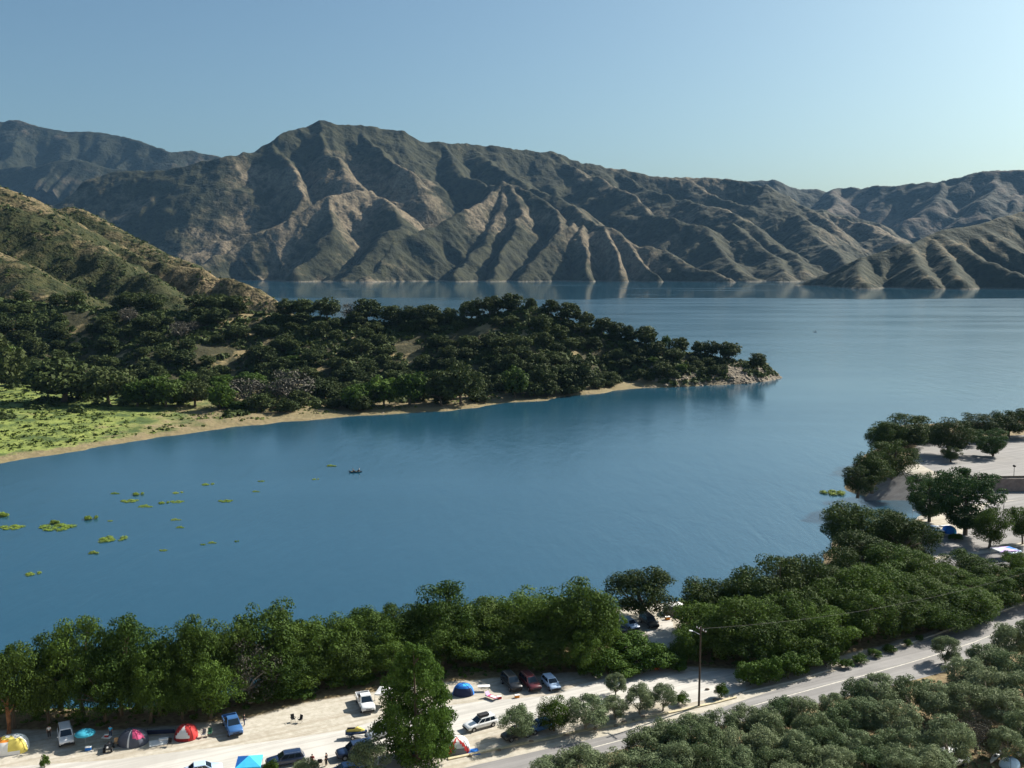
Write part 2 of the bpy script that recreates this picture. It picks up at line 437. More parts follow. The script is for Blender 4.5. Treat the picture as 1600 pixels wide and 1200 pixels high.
R_FL = [dict(p=[(-120, 200, 6700), (-40, 190, 6700), (0, 187, 6700), (30, 188, 6700), (70, 200, 6700), (110, 205, 6700), (170, 207, 6700), (200, 215, 6650), (235, 228, 6600), (255, 236, 6550), (290, 234, 6600), (320, 240, 6600), (350, 252, 6600), (420, 275, 6600)], s=.62, lam=260, amp=.42, dm=500, warp=.8),
        dict(p=[(-60, 262, 5900), (0, 265, 5900), (30, 262, 5900), (60, 258, 5850), (90, 250, 5850), (122, 248, 5850), (150, 256, 5850), (185, 266, 5850), (240, 272, 5850)], s=.62, lam=180, amp=.4, dm=300, warp=.6),
        dict(p=[(130, 250, 5840), (125, 285, 5760), (90, 302, 5700), (60, 316, 5640)], s=.7, lam=120, amp=.3, dm=150, warp=.5)]
grid("mountain", -4000, -1200, 5610, 7300, 12.0, lambda X, Y: ridge_field(X, Y, R_FL, 13.0) + (fbm(X / 90, Y / 90, 4) - .5) * 40, M_far, drop=-12)

# ---- the peninsula across the bay and the dry hill behind it
SHORE_P = [at_z(px, py) for px, py in [(-330, 760), (-120, 738), (0, 724), (60, 712), (130, 702), (220, 688), (300, 678), (380, 667), (470, 658), (560, 650), (650, 645), (700, 642), (750, 636), (800, 629), (860, 626),
           (880, 620), (930, 616), (960, 610), (1010, 606), (1080, 604), (1150, 600), (1195, 597), (1224, 590), (1215, 583)]]
SHORE_P += [(150, 595, 0), (90, 630, 0), (0, 655, 0), (-60, 672, 0), (-150, 715, 0), (-205, 800, 0), (-232, 900, 0), (-340, 1300, 0), (-460, 1650, 0), (-1500, 1700, 0), (-1500, 250, 0)]
CREST_P = [at_y(*p) for p in [(-500, 470, 660), (-100, 472, 645), (0, 466, 640), (70, 478, 632), (180, 482, 628), (300, 491, 618), (400, 491, 612), (500, 500, 602), (600, 506, 600), (700, 506, 596), (800, 490, 592), (835, 480, 590),
           (880, 497, 586), (960, 528, 578), (1015, 540, 572), (1060, 550, 568), (1110, 556, 565), (1150, 562, 562), (1190, 576, 560), (1222, 590, 560)]]
def h_pen(X, Y):
    sd_ = signed(X + (fbm(X / 14, Y / 14, 3) - .5) * 7, Y + (fbm(X / 14 + 9, Y / 14, 3) - .5) * 7, SHORE_P)
    d, z, s, side = seg_dist(X + (fbm(X / 50, Y / 50, 3) - .5) * 26, Y + (fbm(X / 50 + 5, Y / 50 + 8, 3) - .5) * 26, CREST_P)
    g = 1 - np.abs(2 * vnoise(s / 46 + side * 5, d / 260) - 1)
    tent = z - .30 * (np.sqrt(d * d + 25) - 5) - .16 * g * np.clip(d - 10, 0, 45)
    beach = np.clip(sd_ * .12, -8, 1.1) + np.clip(sd_ - 10, 0, 60) * .035
    rock = np.clip(sd_ * .75, -8, 7) * sstep(60, 130, X) + -8 * (1 - sstep(60, 130, X))
    H = np.minimum(np.maximum(tent, np.maximum(beach, np.where(rock > -7.9, np.minimum(rock, 6), -8))), sd_ * .9 + .05)
    return H + (fbm(X / 9, Y / 9, 3) - .5) * 1.5 * sstep(2, 12, sd_) + (fbm(X / 3.5, Y / 3.5, 2) - .5) * .5 * sstep(0, 5, sd_)
def yy(lst): return dict(p=lst)
R_LH = [dict(p=[(-160, 262, 1010), (-60, 278, 1000), (0, 292, 985), (31, 303, 980), (56, 319, 970), (72, 334, 960)], s=.42, lam=60, amp=.2, dm=60, warp=.10, c=16),
        dict(p=[(-80, 300, 930), (0, 318, 915), (30, 327, 905), (84, 350, 890), (134, 375, 875), (175, 400, 850), (212, 425, 830), (240, 447, 800), (268, 470, 770)], s=.50, lam=42, amp=.2, dm=60, warp=.10, c=9),
        dict(p=[(40, 340, 1150), (78, 328, 1150), (106, 323, 1150), (131, 331, 1145), (162, 353, 1130), (203, 372, 1115), (237, 390, 1100), (275, 407, 1080), (312, 422, 1060), (350, 445, 1050)], s=.40, lam=60, amp=.14, dm=60, warp=.10, c=16),
        dict(p=[(150, 372, 980), (188, 389, 950), (231, 409, 930), (281, 419, 915), (325, 428, 905), (375, 441, 890), (412, 452, 880), (432, 466, 872), (448, 492, 865)], s=.70, lam=34, amp=.5, dm=60, warp=.12, c=5),
        dict(p=[(215, 420, 880), (240, 436, 860), (262, 452, 845), (300, 474, 825)], s=.6, lam=28, amp=.3, dm=40, warp=.12, c=4),
        dict(p=[(-200, 330, 860), (-60, 372, 800), (0, 395, 770), (40, 425, 740), (70, 455, 710)], s=.45, lam=50, amp=.25, dm=60, warp=.15, c=12)]
def h_left(X, Y):
    H = np.maximum(h_pen(X, Y), ridge_field(X, Y, R_LH, 21.0) + (fbm(X / 16, Y / 16, 4) - .5) * 7 + (ridged(X / 26 + 3, Y / 40, 3) - .55) * 10 * sstep(-420, -300, X) * (Y > 690))
    return H
pen = grid("peninsula", -460, 190, 318, 690, 1.7, h_left, None, drop=-3)
lh = grid("hill", -760, 120, 690, 1500, 3.0, h_left, M_left, drop=-3)

# ---- near bank with the campground
SHORE_N = [at_z(px, py) for px, py in [(-420, 1160), (-100, 1116), (0, 1108), (100, 1108), (200, 1108), (300, 1098), (400, 1078), (480, 1052), (560, 1026), (640, 1006), (740, 998), (840, 985), (900, 972), (945, 955), (985, 945), (1065, 944),
           (1100, 950), (1150, 948), (1215, 930), (1270, 900), (1290, 875), (1294, 848), (1318, 834), (1365, 828), (1405, 820), (1432, 810), (1443, 797), (1436, 784), (1400, 779), (1350, 777), (1322, 768), (1330, 742), (1342, 718), (1372, 700), (1378, 684), (1384, 672),
           (1420, 678), (1500, 676), (1640, 668), (1900, 660)]] + [(900, 380, 0), (1200, -900, 0), (-1200, -900, 0), (-1200, 60, 0)]
def plateau(X, Y):
    # upper parking terrace beyond the low wall
    d, _, _, _ = seg_dist(X, Y, [(*at_z(1400, 762, 4.5)[:2], 0), (*at_z(1530, 752, 4.5)[:2], 0), (*at_z(1750, 752, 4.5)[:2], 0)])
    yl = np.interp(X, [at_z(1400, 762, 4.5)[0], at_z(1530, 752, 4.5)[0], at_z(1750, 752, 4.5)[0]], [at_z(1400, 762, 4.5)[1], at_z(1530, 752, 4.5)[1], at_z(1750, 752, 4.5)[1]])
    return sstep(-1.5, 1.5, Y - yl)
G0, G1 = 2.5, 6.0
RY0, RY1 = at_z(1390, 782, 0.0)[1], at_z(1410, 741, 5.8)[1]
def ramp_z(Y): return (Y - RY0) / (RY1 - RY0) * 5.75 - .05
def h_near(X, Y):
    sd_ = signed(X + (fbm(X / 8, Y / 8, 2) - .5) * 4, Y, SHORE_N)
    p = plateau(X, Y) * sstep(0, 14, sd_)
    base = G0 + (G1 - G0) * p
    bank = np.where(sd_ > 0, base * sstep(-1, 7, sd_), sd_ * .5)
    # ramp slope down to the inlet stays long
    rp = signed(X, Y, [at_z(a, b_, 2.0)[:2] for a, b_ in [(1340, 792), (1372, 748), (1412, 732), (1440, 740), (1430, 792)]])
    bank = np.where(rp > -1.5, np.minimum(bank, ramp_z(Y) - .35), bank)
    rise = np.clip(108 - Y, 0, None) * .555
    return bank + np.clip(rise, 0, 60.5) * sstep(0, 3, sd_)
xs = np.arange(-120, 262, 1.2); ys = np.arange(90, 440, 1.2)
M_ground, nt, b, _ = new_mat("camp_ground")
c = coords(nt)
n1 = noise(nt, c, .09, 5, .6, .4); n2 = noise(nt, c, 1.3, 4, .65); n3 = noise(nt, c, .35, 4)
sand = mixc(nt, ramp(nt, n2, [(.3, 0.), (.7, 1.)]), (.33, .305, .25), (.47, .44, .385))
litter = mixc(nt, ramp(nt, n2, [(.35, 0.), (.65, 1.)]), (.13, .09, .05), (.24, .19, .10))
at_ = nt.nodes.new("ShaderNodeAttribute"); at_.attribute_name = "litter"
n4 = noise(nt, coords2(nt, R(-27), (.04, 1.4, 1)), 1.0, 3, .6)
sand = mixc(nt, ramp(nt, n4, [(.40, .5), (.54, 0.)]), sand, (.26, .22, .165))
base = mixc(nt, ramp(nt, mth(nt, 'ADD', mth(nt, 'MULTIPLY', n1, .35), mth(nt, 'ADD', mth(nt, 'MULTIPLY', n3, .25), mth(nt, 'MULTIPLY', at_.outputs['Fac'], .6))), [(.44, 0.), (.62, 1.)]), sand, litter)
nt.links.new(base, b.inputs['Base Color']); b.inputs['Roughness'].default_value = .95
bump(nt, b, n2, .4, .1)
GROVES = [[(-300, 1100), (-100, 1160), (0, 1140), (200, 1139), (380, 1122), (470, 1098), (560, 1082), (680, 1066), (860, 1052), (930, 1046), (975, 1035), (965, 1000), (940, 930), (600, 960), (0, 1060)],
          [(1062, 1040), (1150, 1045), (1240, 1050), (1340, 1016), (1440, 990), (1530, 960), (1610, 930), (1610, 880), (1500, 900), (1445, 860), (1440, 800), (1320, 790), (1270, 880), (1080, 940)],
          [(820, 1215), (1000, 1160), (1150, 1128), (1250, 1110), (1400, 1066), (1490, 1046), (1640, 990), (1700, 1300), (900, 1300)],
          [(1320, 770), (1350, 770), (1425, 720), (1428, 700), (1450, 690), (1500, 687), (1640, 682), (1700, 650), (1300, 650)]]
def litter_attr(me):
    co = np.empty(len(me.vertices) * 3, np.float32); me.vertices.foreach_get("co", co); co = co.reshape(-1, 3)
    v = np.zeros(len(co))
    for k, g in enumerate(GROVES):
        sd_ = signed(co[:, 0], co[:, 1], [at_z(px, py, G1 if k == 3 else G0)[:2] for px, py in g])
        v = np.maximum(v, sstep(-1.5, 1.5, sd_))
    a = me.attributes.new("litter", 'FLOAT', 'POINT'); a.data.foreach_set("value", v.astype(np.float32))
gm = grid_mesh("ground", xs, ys, h_near, M_ground, True, drop=-3); litter_attr(gm)
setp(link("ground", gm), kind='structure')
setp(link("hillside", grid_mesh("hillside", np.arange(-700, 900, 14.0), np.arange(-900, 91, 9.0), lambda X, Y: h_near(X, Y) - .03, M_ground, True, drop=-3)), kind='structure')
setp(link("lake_bed", grid_mesh("lake_bed", np.linspace(-6000, 6000, 13), np.linspace(-1500, 9500, 12), lambda X, Y: X * 0 - 9.0, mat_plain("silt", (.12, .10, .07), .9), True)), kind='structure')

# peninsula cover: dark scrub slope, green meadow on the left flat, pale shore band, rock at the tip
M_pen, nt, b, _ = new_mat("peninsula_cover")
c = coords(nt)
sx = nt.nodes.new("ShaderNodeSeparateXYZ"); nt.links.new(c, sx.inputs[0])
n1 = noise(nt, c, .035, 5, .6, .5); n2 = noise(nt, c, .4, 4, .65); n3 = noise(nt, c, .11, 5, .6)
slope = mixc(nt, ramp(nt, n1, [(.53, 0.), (.60, 1.)]), mixc(nt, n2, (.022, .026, .010), (.060, .052, .024)), mixc(nt, n2, (.15, .115, .055), (.30, .235, .12)))
meadow = mixc(nt, ramp(nt, n3, [(.40, 0.), (.56, 1.)]), mixc(nt, n2, (.03, .055, .015), (.075, .11, .025)), mixc(nt, n2, (.10, .15, .025), (.24, .26, .07)))
shore = mixc(nt, n3, mixc(nt, n2, (.09, .085, .035), (.16, .14, .06)), mixc(nt, n2, (.16, .120, .070), (.28, .215, .13)))
rockc = mixc(nt, ramp(nt, n2, [(.35, 0.), (.7, 1.)]), (.06, .05, .04), (.24, .20, .15))
zz = sx.outputs[2]; zn = mth(nt, 'ADD', zz, mth(nt, 'MULTIPLY', mth(nt, 'SUBTRACT', n3, .5), 3.0))
low = ramp(nt, mth(nt, 'DIVIDE', zn, 10.0), [(.34, 1.), (.42, 0.)])
xl = ramp(nt, mth(nt, 'ADD', mth(nt, 'DIVIDE', mth(nt, 'ADD', sx.outputs[0], 200.0), 200.0), mth(nt, 'MULTIPLY', mth(nt, 'SUBTRACT', n3, .5), .5)), [(.24, 1.), (.38, 0.)])
base = mixc(nt, low, slope, mixc(nt, xl, shore, meadow))
band = ramp(nt, mth(nt, 'DIVIDE', mth(nt, 'ADD', zz, mth(nt, 'MULTIPLY', mth(nt, 'SUBTRACT', n2, .5), .9)), 4.0), [(.16, 1.), (.24, 0.)])
base = mixc(nt, band, base, shore)
tip = ramp(nt, mth(nt, 'DIVIDE', mth(nt, 'SUBTRACT', sx.outputs[0], 85.0), 60.0), [(0., 0.), (.7, 1.)])
base = mixc(nt, mth(nt, 'MULTIPLY', tip, ramp(nt, mth(nt, 'DIVIDE', zn, 12.0), [(.6, 1.), (.9, 0.)])), base, rockc)
nt.links.new(base, b.inputs['Base Color']); b.inputs['Roughness'].default_value = .95
bump(nt, b, mth(nt, 'ADD', n2, n3), .8, .9)
pen.data.materials.clear(); pen.data.materials.append(M_pen)

# ---- water
M_water, nt, b, _ = new_mat("lake_water")
c = coords(nt)
sx = nt.nodes.new("ShaderNodeSeparateXYZ"); nt.links.new(c, sx.inputs[0])
b.inputs['Base Color'].default_value = (.009, .050, .084, 1)
b.inputs['IOR'].default_value = 2.2; b.inputs['Specular IOR Level'].default_value = .5
big = noise(nt, coords(nt, (.0016, .0060, 1)), 1.0, 4, .55, .3)
cw = mth(nt, 'ADD', mth(nt, 'DIVIDE', mth(nt, 'SUBTRACT', sx.outputs[1], 1650.0), 500.0), mth(nt, 'MULTIPLY', mth(nt, 'SUBTRACT', big, .5), 1.2))
calm = ramp(nt, cw, [(.28, 0.), (.36, 1.)])
streak = ramp(nt, noise(nt, coords(nt, (.0011, .0085, 1)), 1.0, 3, .5), [(.62, 0.), (.66, 1.)])
calm = mth(nt, 'MULTIPLY', calm, mth(nt, 'SUBTRACT', 1.0, streak))
near = ramp(nt, noise(nt, coords(nt, (.0035, .016, 1), .12), 1.0, 5, .6, .4), [(.36, 0.), (.64, 1.)])
rr = mth(nt, 'ADD', .16, mth(nt, 'MULTIPLY', near, .05))
rough = nt.nodes.new("ShaderNodeMix"); nt.links.new(calm, rough.inputs[0]); nt.links.new(rr, rough.inputs[2]); rough.inputs[3].default_value = .075
nt.links.new(rough.outputs[0], b.inputs['Roughness'])
w1 = noise(nt, coords(nt, (.55, .16, 1), -.5), 1.0, 3, .6, .4)
w2 = noise(nt, coords(nt, (.16, .05, 1), -.62), 1.0, 3, .5, .6)
w3 = noise(nt, c, 1.6, 2, .6)
hh = mth(nt, 'ADD', mth(nt, 'MULTIPLY', w1, .35), mth(nt, 'ADD', mth(nt, 'MULTIPLY', w2, .8), mth(nt, 'MULTIPLY', w3, .08)))
bp = bump(nt, b, hh, .35, .30)
lee = nt.nodes.new('ShaderNodeAttribute'); lee.attribute_name = 'lee'
fade = mth(nt, 'MULTIPLY', mth(nt, 'ADD', .64, mth(nt, 'MULTIPLY', near, .12)), mth(nt, 'SUBTRACT', 1.0, mth(nt, 'MULTIPLY', lee.outputs['Fac'], .82)))
nt.links.new(mth(nt, 'MULTIPLY', fade, mth(nt, 'SUBTRACT', 1.0, mth(nt, 'MULTIPLY', calm, .975))), bp.inputs['Strength'])
wme = grid_mesh("lake_water", np.concatenate([[-5500, -1500], np.arange(-600, 420, 10.), [1500, 5500]]), np.concatenate([[-1000, 0], np.arange(80, 760, 8.), [1500, 4000, 8000]]), lambda X, Y: X * 0, M_water, False)
wc = np.empty(len(wme.vertices) * 3, np.float32); wme.vertices.foreach_get("co", wc); wc = wc.reshape(-1, 3)
wa = wme.attributes.new("lee", 'FLOAT', 'POINT')
wl_ = -signed(wc[:, 0].astype(float), wc[:, 1].astype(float), SHORE_P)
wa.data.foreach_set("value", ((1 - sstep(10, 95, wl_)) * (wc[:, 1] < 640)).astype(np.float32))
setp(link("lake_water", wme), kind='structure')

# ---- air
hz = MB(); hz.box((0, 3800, 595), (13000, 12400, 1210))
M_haze = bpy.data.materials.new("haze"); M_haze.use_nodes = True
nt = M_haze.node_tree; nt.nodes.clear()
o_ = nt.nodes.new("ShaderNodeOutputMaterial"); v_ = nt.nodes.new("ShaderNodeVolumePrincipled")
v_.inputs['Color'].default_value = (.32, .62, 1.0, 1); v_.inputs['Density'].default_value = 1.6e-5; v_.inputs['Anisotropy'].default_value = .0
nt.links.new(v_.outputs[0], o_.inputs['Volume'])
setp(hz.build("haze", M_haze), kind='stuff', label='thin blue air between camera and far mountains')

# ================================================================== TREES
rs = np.random.RandomState(5)
def leaf_cloud(n, clumps, leaf, up=.25, flat=.75, rng=None):
    """n leaf quads on the shells of clumps [(cx,cy,cz,r)]"""
    g = rng or rs
    C = np.array(clumps, float); w = C[:, 3] ** 2; w = w / w.sum()
    k = g.choice(len(C), n, p=w)
    d = g.normal(size=(n, 3)); d[:, 2] += up; d /= np.linalg.norm(d, axis=1)[:, None]
    rad = C[k, 3] * (1 - .45 * g.rand(n) ** 2) * np.where(g.rand(n) < .08, 1.18, 1.0)
    p = C[k, :3] + d * rad[:, None] * np.array([1, 1, flat])
    nn = d + g.normal(size=(n, 3)) * .45; nn /= np.linalg.norm(nn, axis=1)[:, None]
    t = np.cross(nn, g.normal(size=(n, 3))); t /= np.linalg.norm(t, axis=1)[:, None]
    b = np.cross(nn, t)
    s = leaf * (.6 + .8 * g.rand(n))[:, None]
    V = np.stack([p - t * s - b * s * .55, p + t * s * .9 - b * s * .35, p + t * s + b * s * .6, p - t * s * .8 + b * s * .5], 1).reshape(-1, 3)
    return V, np.arange(4 * n).reshape(-1, 4)

def crown_clumps(kind, g):
    c = []
    if kind in ('oak', 'shore', 'tall'):
        n = 64 if kind == 'oak' else 72
        lob = [(g.uniform(0, 6.28), g.uniform(-.3, .9), g.uniform(.95, 1.22)) for _ in range(5)]
        for i in range(n):
            a = g.uniform(0, 6.28); e = math.asin(g.uniform(-.85 if kind != 'tall' else -.5, 1)); q = .62 + .38 * g.rand() ** .5
            l = .84
            for la, le, ls in lob:
                dd = math.cos(e) * math.cos(le) * math.cos(a - la) + math.sin(e) * math.sin(le)
                if dd > .72: l = max(l, ls)
            r = g.uniform(.09, .17)
            rr = (.5 - r * .75) * q * l
            z0, zr = {'oak': (.53, .49), 'shore': (.52, .50), 'tall': (.62, .40)}[kind]
            c.append((rr * math.cos(a) * math.cos(e) * 1.08, rr * math.sin(a) * math.cos(e) * 1.08, z0 + (zr - r * .6) * math.sin(e) * q * l, r))
        for i in range(6): c.append((g.uniform(-.2, .2), g.uniform(-.2, .2), g.uniform(.35, .7), .22))
    elif kind == 'conic':
        for i in range(260):
            t = g.rand() ** 1.1; z = .07 + .88 * t
            w = float(np.interp(z, [.05, .12, .25, .45, .62, .75, .86, .97], [.28, .40, .47, .48, .42, .33, .22, .07])) * g.uniform(.8, 1.12)
            a = g.uniform(0, 6.28); r = g.uniform(.045, .10) * (1.15 - .4 * t)
            q = .35 + .65 * g.rand() ** .5
            c.append(((w - r * .4) * q * math.cos(a), (w - r * .4) * q * math.sin(a), z, r))
    elif kind == 'olive':
        for i in range(44):
            a = g.uniform(0, 6.28); e = math.asin(g.uniform(-.55, 1)); q = .6 + .4 * g.rand() ** .5; r = g.uniform(.10, .18)
            c.append(((.5 - r * .7) * q * math.cos(a) * math.cos(e) * 1.05, (.5 - r * .7) * q * math.sin(a) * math.cos(e) * 1.05, .52 + .42 * math.sin(e) * q, r))
    elif kind == 'pine':
        for i in range(190):
            t = g.rand(); z = .14 + .78 * t; w = .46 * math.sin(math.pi * (.18 + .78 * (1 - t)) ** .8) ** .8
            a = g.uniform(0, 6.28); r = g.uniform(.055, .10); q = .25 + .75 * g.rand() ** .5
            c.append((w * q * math.cos(a), w * q * math.sin(a), z, r))
    elif kind == 'bush':
        for i in range(22):
            a = g.uniform(0, 6.28); e = math.asin(g.uniform(0, 1)); r = g.uniform(.14, .24); q = .6 + .4 * g.rand()
            c.append(((.5 - r * .8) * q * math.cos(a) * math.cos(e) * 1.1, (.5 - r * .8) * q * math.sin(a) * math.cos(e) * 1.1, .28 + .6 * math.sin(e) * q, r))
    return c

M_bark = mat_plain("bark", (.11, .085, .06), .9, .35, 6)
M_bark_pale = mat_plain("pale_bark", (.28, .25, .21), .9, .3, 6)
LEAF = dict(
    shore=mat_leaf("shore_leaf", (.013, .032, .006), (.082, .138, .022), trans=.2),
    oak=mat_leaf("oak_leaf", (.014, .030, .008), (.052, .084, .018), trans=.14),
    far=mat_leaf("slope_oak_leaf", (.017, .030, .009), (.060, .080, .024), trans=.12),
    conic=mat_leaf("poplar_leaf", (.024, .058, .009), (.080, .138, .024), trans=.2),
    olive=mat_leaf("olive_leaf", (.036, .074, .026), (.175, .215, .120), trans=.16),
    pine=mat_leaf("pine_needle", (.014, .044, .012), (.052, .098, .028), trans=.15),
    bush=mat_leaf("bush_leaf", (.022, .056, .007), (.070, .125, .018), trans=.1),
    grey=mat_leaf("grey_twig", (.045, .043, .035), (.105, .098, .080)),
    weed=mat_leaf("weed_leaf", (.030, .060, .012), (.13, .17, .030)),
    lime=mat_leaf("reed_leaf", (.08, .14, .018), (.20, .26, .045), trans=.1),
)
def trunk_mesh(kind, clumps, g):
    m = MB(); top = {'tall': .6, 'oak': .55, 'shore': .6, 'conic': .93, 'olive': .35, 'pine': .92, 'bush': .35}[kind]
    r0 = {'tall': .03, 'oak': .035, 'shore': .03, 'conic': .022, 'olive': .035, 'pine': .028, 'bush': .02}[kind]
    lean = (g.uniform(-.05, .05), g.uniform(-.05, .05))
    if kind in ('conic', 'pine'):
        m.path([(0, 0, -.03), (lean[0] * .3, lean[1] * .3, top * .5), (lean[0], lean[1], top)], [r0 * 1.2, r0 * .8, r0 * .15])
        fork = (lean[0] * .3, lean[1] * .3, top * .5); base = .3
    else:
        fork = (lean[0], lean[1], {'olive': .14, 'bush': .08}.get(kind, .24)); base = fork[2]
        m.path([(0, 0, -.04), (lean[0] * .4, lean[1] * .4, fork[2] * .5), fork], [r0 * 1.5, r0, r0 * .9])
    ids = g.choice(len(clumps), min(9, len(clumps)), replace=False)
    for i in ids:
        c = clumps[i]
        if kind in ('conic', 'pine'): st = (lean[0] * c[2] * .6, lean[1] * c[2] * .6, max(.1, c[2] - .08))
        else: st = fork
        mid = ((st[0] + c[0]) / 2 + g.uniform(-.03, .03), (st[1] + c[1]) / 2 + g.uniform(-.03, .03), (st[2] + c[2]) / 2 + .03)
        m.path([st, mid, c[:3]], [r0 * .6, r0 * .4, r0 * .12], 5)
    bmesh.ops.recalc_face_normals(m.bm, faces=m.bm.faces)
    me = bpy.data.meshes.new("trunk"); m.bm.to_mesh(me); m.bm.free()
    return me
PROTO = {}
def protos(key, shape, n, leaves, leaf, mat, bark=None, thin=1.0):
    L = []
    for i in range(n):
        g = np.random.RandomState(hash_(key) + i * 13)
        cl = crown_clumps(shape, g)
        V, Q = leaf_cloud(leaves, cl, leaf, rng=g)
        cm = mesh_np("crown", V, Q, mat); tm = trunk_mesh(shape, cl, g); tm.materials.append(bark or M_bark)
        L.append((cm, tm))
    PROTO[key] = L
def hash_(s): return sum(ord(ch) * (i + 3) for i, ch in enumerate(s)) % 9973
protos('shore', 'shore', 6, 15000, .0125, LEAF['shore'])
protos('tall', 'tall', 4, 11000, .0125, LEAF['shore'], M_bark_pale)
protos('oak', 'oak', 5, 14000, .0125, LEAF['oak'])
protos('pine', 'pine', 2, 24000, .0105, LEAF['pine'])
protos('conic', 'conic', 1, 42000, .0095, LEAF['conic'])
protos('olive', 'olive', 6, 10000, .0145, LEAF['olive'], M_bark_pale)
protos('bush', 'bush', 4, 3500, .026, LEAF['bush'])
protos('grey', 'shore', 2, 6500, .010, LEAF['grey'], M_bark_pale)
protos('far', 'oak', 7, 2600, .034, LEAF['far'])
protos('fargreen', 'shore', 3, 2600, .034, LEAF['shore'])
protos('fargrey', 'shore', 2, 1700, .022, LEAF['grey'], M_bark_pale)
protos('lime', 'bush', 2, 900, .05, LEAF['lime'])
KINDN = dict(tall='shore_tree', shore='shore_tree', oak='oak_tree', pine='pine_tree', conic='poplar_tree', olive='olive_tree', bush='bush', grey='bare_tree', far='oak_tree', fargreen='willow_tree', fargrey='bare_tree', lime='shrub')
CATN = dict(bush='bush', lime='shrub')
tree_rng = random.Random(3)
def tree(key, loc, width, height, label, group=None, tilt=None, var=None):
    cm, tm = PROTO[key][var if var is not None else tree_rng.randrange(len(PROTO[key]))]
    t = thing(KINDN[key], loc, tree_rng.uniform(0, 6.28), label, CATN.get(key, 'tree'), group, (width, width, height))
    if tilt: t.rotation_euler = (tilt[0], tilt[1], 0)
    link("crown", cm, t); link("trunk", tm, t)
    return t
def tree_px(key, px, top, base, wpx, label, group=None, zg=G0, tilt=None, grow=1.0):
    """a tree whose foot stands at (px, base) on ground of height zg and whose tip reaches row `top`"""
    x, y, z = at_z(px, base, zg)
    zt = at_y(px, top, y)[2]
    depth = y * CP + (CZ - zt) * SP
    return tree(key, (x, y, z - .1), wpx * depth / F * grow, max(1.0, zt - z), label, group, tilt)

ORD = "first second third fourth fifth sixth seventh eighth ninth tenth eleventh twelfth thirteenth fourteenth fifteenth sixteenth seventeenth eighteenth nineteenth twentieth".split()
for w in "twenty thirty forty fifty sixty".split():
    ORD += [w + "-" + k for k in ORD[:9]] + [{'twenty': 'thirtieth', 'thirty': 'fortieth', 'forty': 'fiftieth', 'fifty': 'sixtieth', 'sixty': 'seventieth'}[w]]

def row(key_default, items, label, group, zg=G0, grow=1.06):
    """items (px, top, base, width[, key[, own label]]), told apart by their order from the left"""
    items = sorted(items, key=lambda i: i[0])
    for k, it in enumerate(items):
        key = it[4] if len(it) > 4 and it[4] else key_default
        own = it[5] if len(it) > 5 else None
        if key_default == 'shore' and 'shore grove' in label and it[0] < 900: it = (it[0], it[1], it[2] - (22 if it[0] > 330 else 12), it[3], *( ['tall'] if it[0] < 370 and len(it) < 5 else it[4:5]))
        tree_px(key, it[0], it[1], it[2], it[3], own or label.replace('#', ORD[k]), group, zg, grow=grow)

# the shore grove behind the tents, back row then front row
row('shore', [(130, 975, 1128, 105), (190, 972, 1130, 100), (250, 1000, 1128, 90), (298, 965, 1122, 100), (352, 974, 1116, 90), (410, 940, 1098, 125), (500, 964, 1082, 110), (455, 975, 1088, 90),
              (580, 947, 1060, 95), (640, 944, 1052, 95), (700, 918, 1045, 112), (762, 934, 1040, 105), (822, 926, 1036, 100), (872, 938, 1036, 90), (905, 908, 1030, 118), (940, 938, 1030, 66, 'shore')],
    'leafy tree, # from the left in the tall back row of the shore grove', 'tall back row of the shore grove')
row('shore', [(22, 998, 1150, 92), (78, 1028, 1142, 74), (165, 1012, 1140, 92), (235, 1020, 1142, 80), (330, 1028, 1134, 90), (285, 1035, 1138, 70), (392, 1000, 1120, 92, 'grey', 'grey half-bare tree with open twigs near the left end of the grove'), (436, 1022, 1112, 84), (482, 1010, 1098, 90),
              (540, 990, 1086, 92), (618, 985, 1072, 92), (566, 1020, 1084, 70), (690, 968, 1062, 100), (742, 980, 1060, 92), (800, 992, 1058, 92), (850, 978, 1060, 112, 'shore', 'broad round tree just behind the white and blue car by the gravel'), (912, 985, 1052, 66),
              (655, 1000, 1072, 80), (520, 1035, 1092, 60, 'bush'), (455, 1058, 1110, 70, 'bush'), (405, 1070, 1120, 60, 'bush'), (560, 1050, 1088, 50, 'bush')],
    'dark tree, # from the left in the lower front row of the shore grove', 'front row of the shore grove by the tents')
row('shore', [(95, 990, 1118, 100), (215, 985, 1116, 100), (320, 985, 1108, 100), (-30, 1000, 1125, 110), (545, 965, 1060, 100), (470, 985, 1075, 100), (670, 945, 1035, 100), (790, 940, 1028, 100), (850, 930, 1022, 100)],
    'shaded tree, # from the left at the water edge behind the shore grove', 'trees at the water edge behind the shore grove')
# clearing with the side road
tree_px('oak', 1003, 884, 966, 100, 'lone dark oak on the small point standing out against the lake', grow=1.08)
row('bush', [(985, 985, 1034, 74), (1026, 1000, 1044, 62), (950, 1008, 1052, 58), (1000, 1010, 1048, 60), (925, 1025, 1056, 46), (1055, 1020, 1046, 40), (975, 1030, 1056, 50)],
    'bright green bush, # from the left below the lone dark oak', 'bushes between the grove and the side road', grow=1.05)
tree_px('lime', 1065, 934, 952, 22, 'yellow green shrub behind the white tent on the small point')
tree_px('lime', 1050, 938, 952, 14, 'small yellow shrub beside the white tent at the water edge')
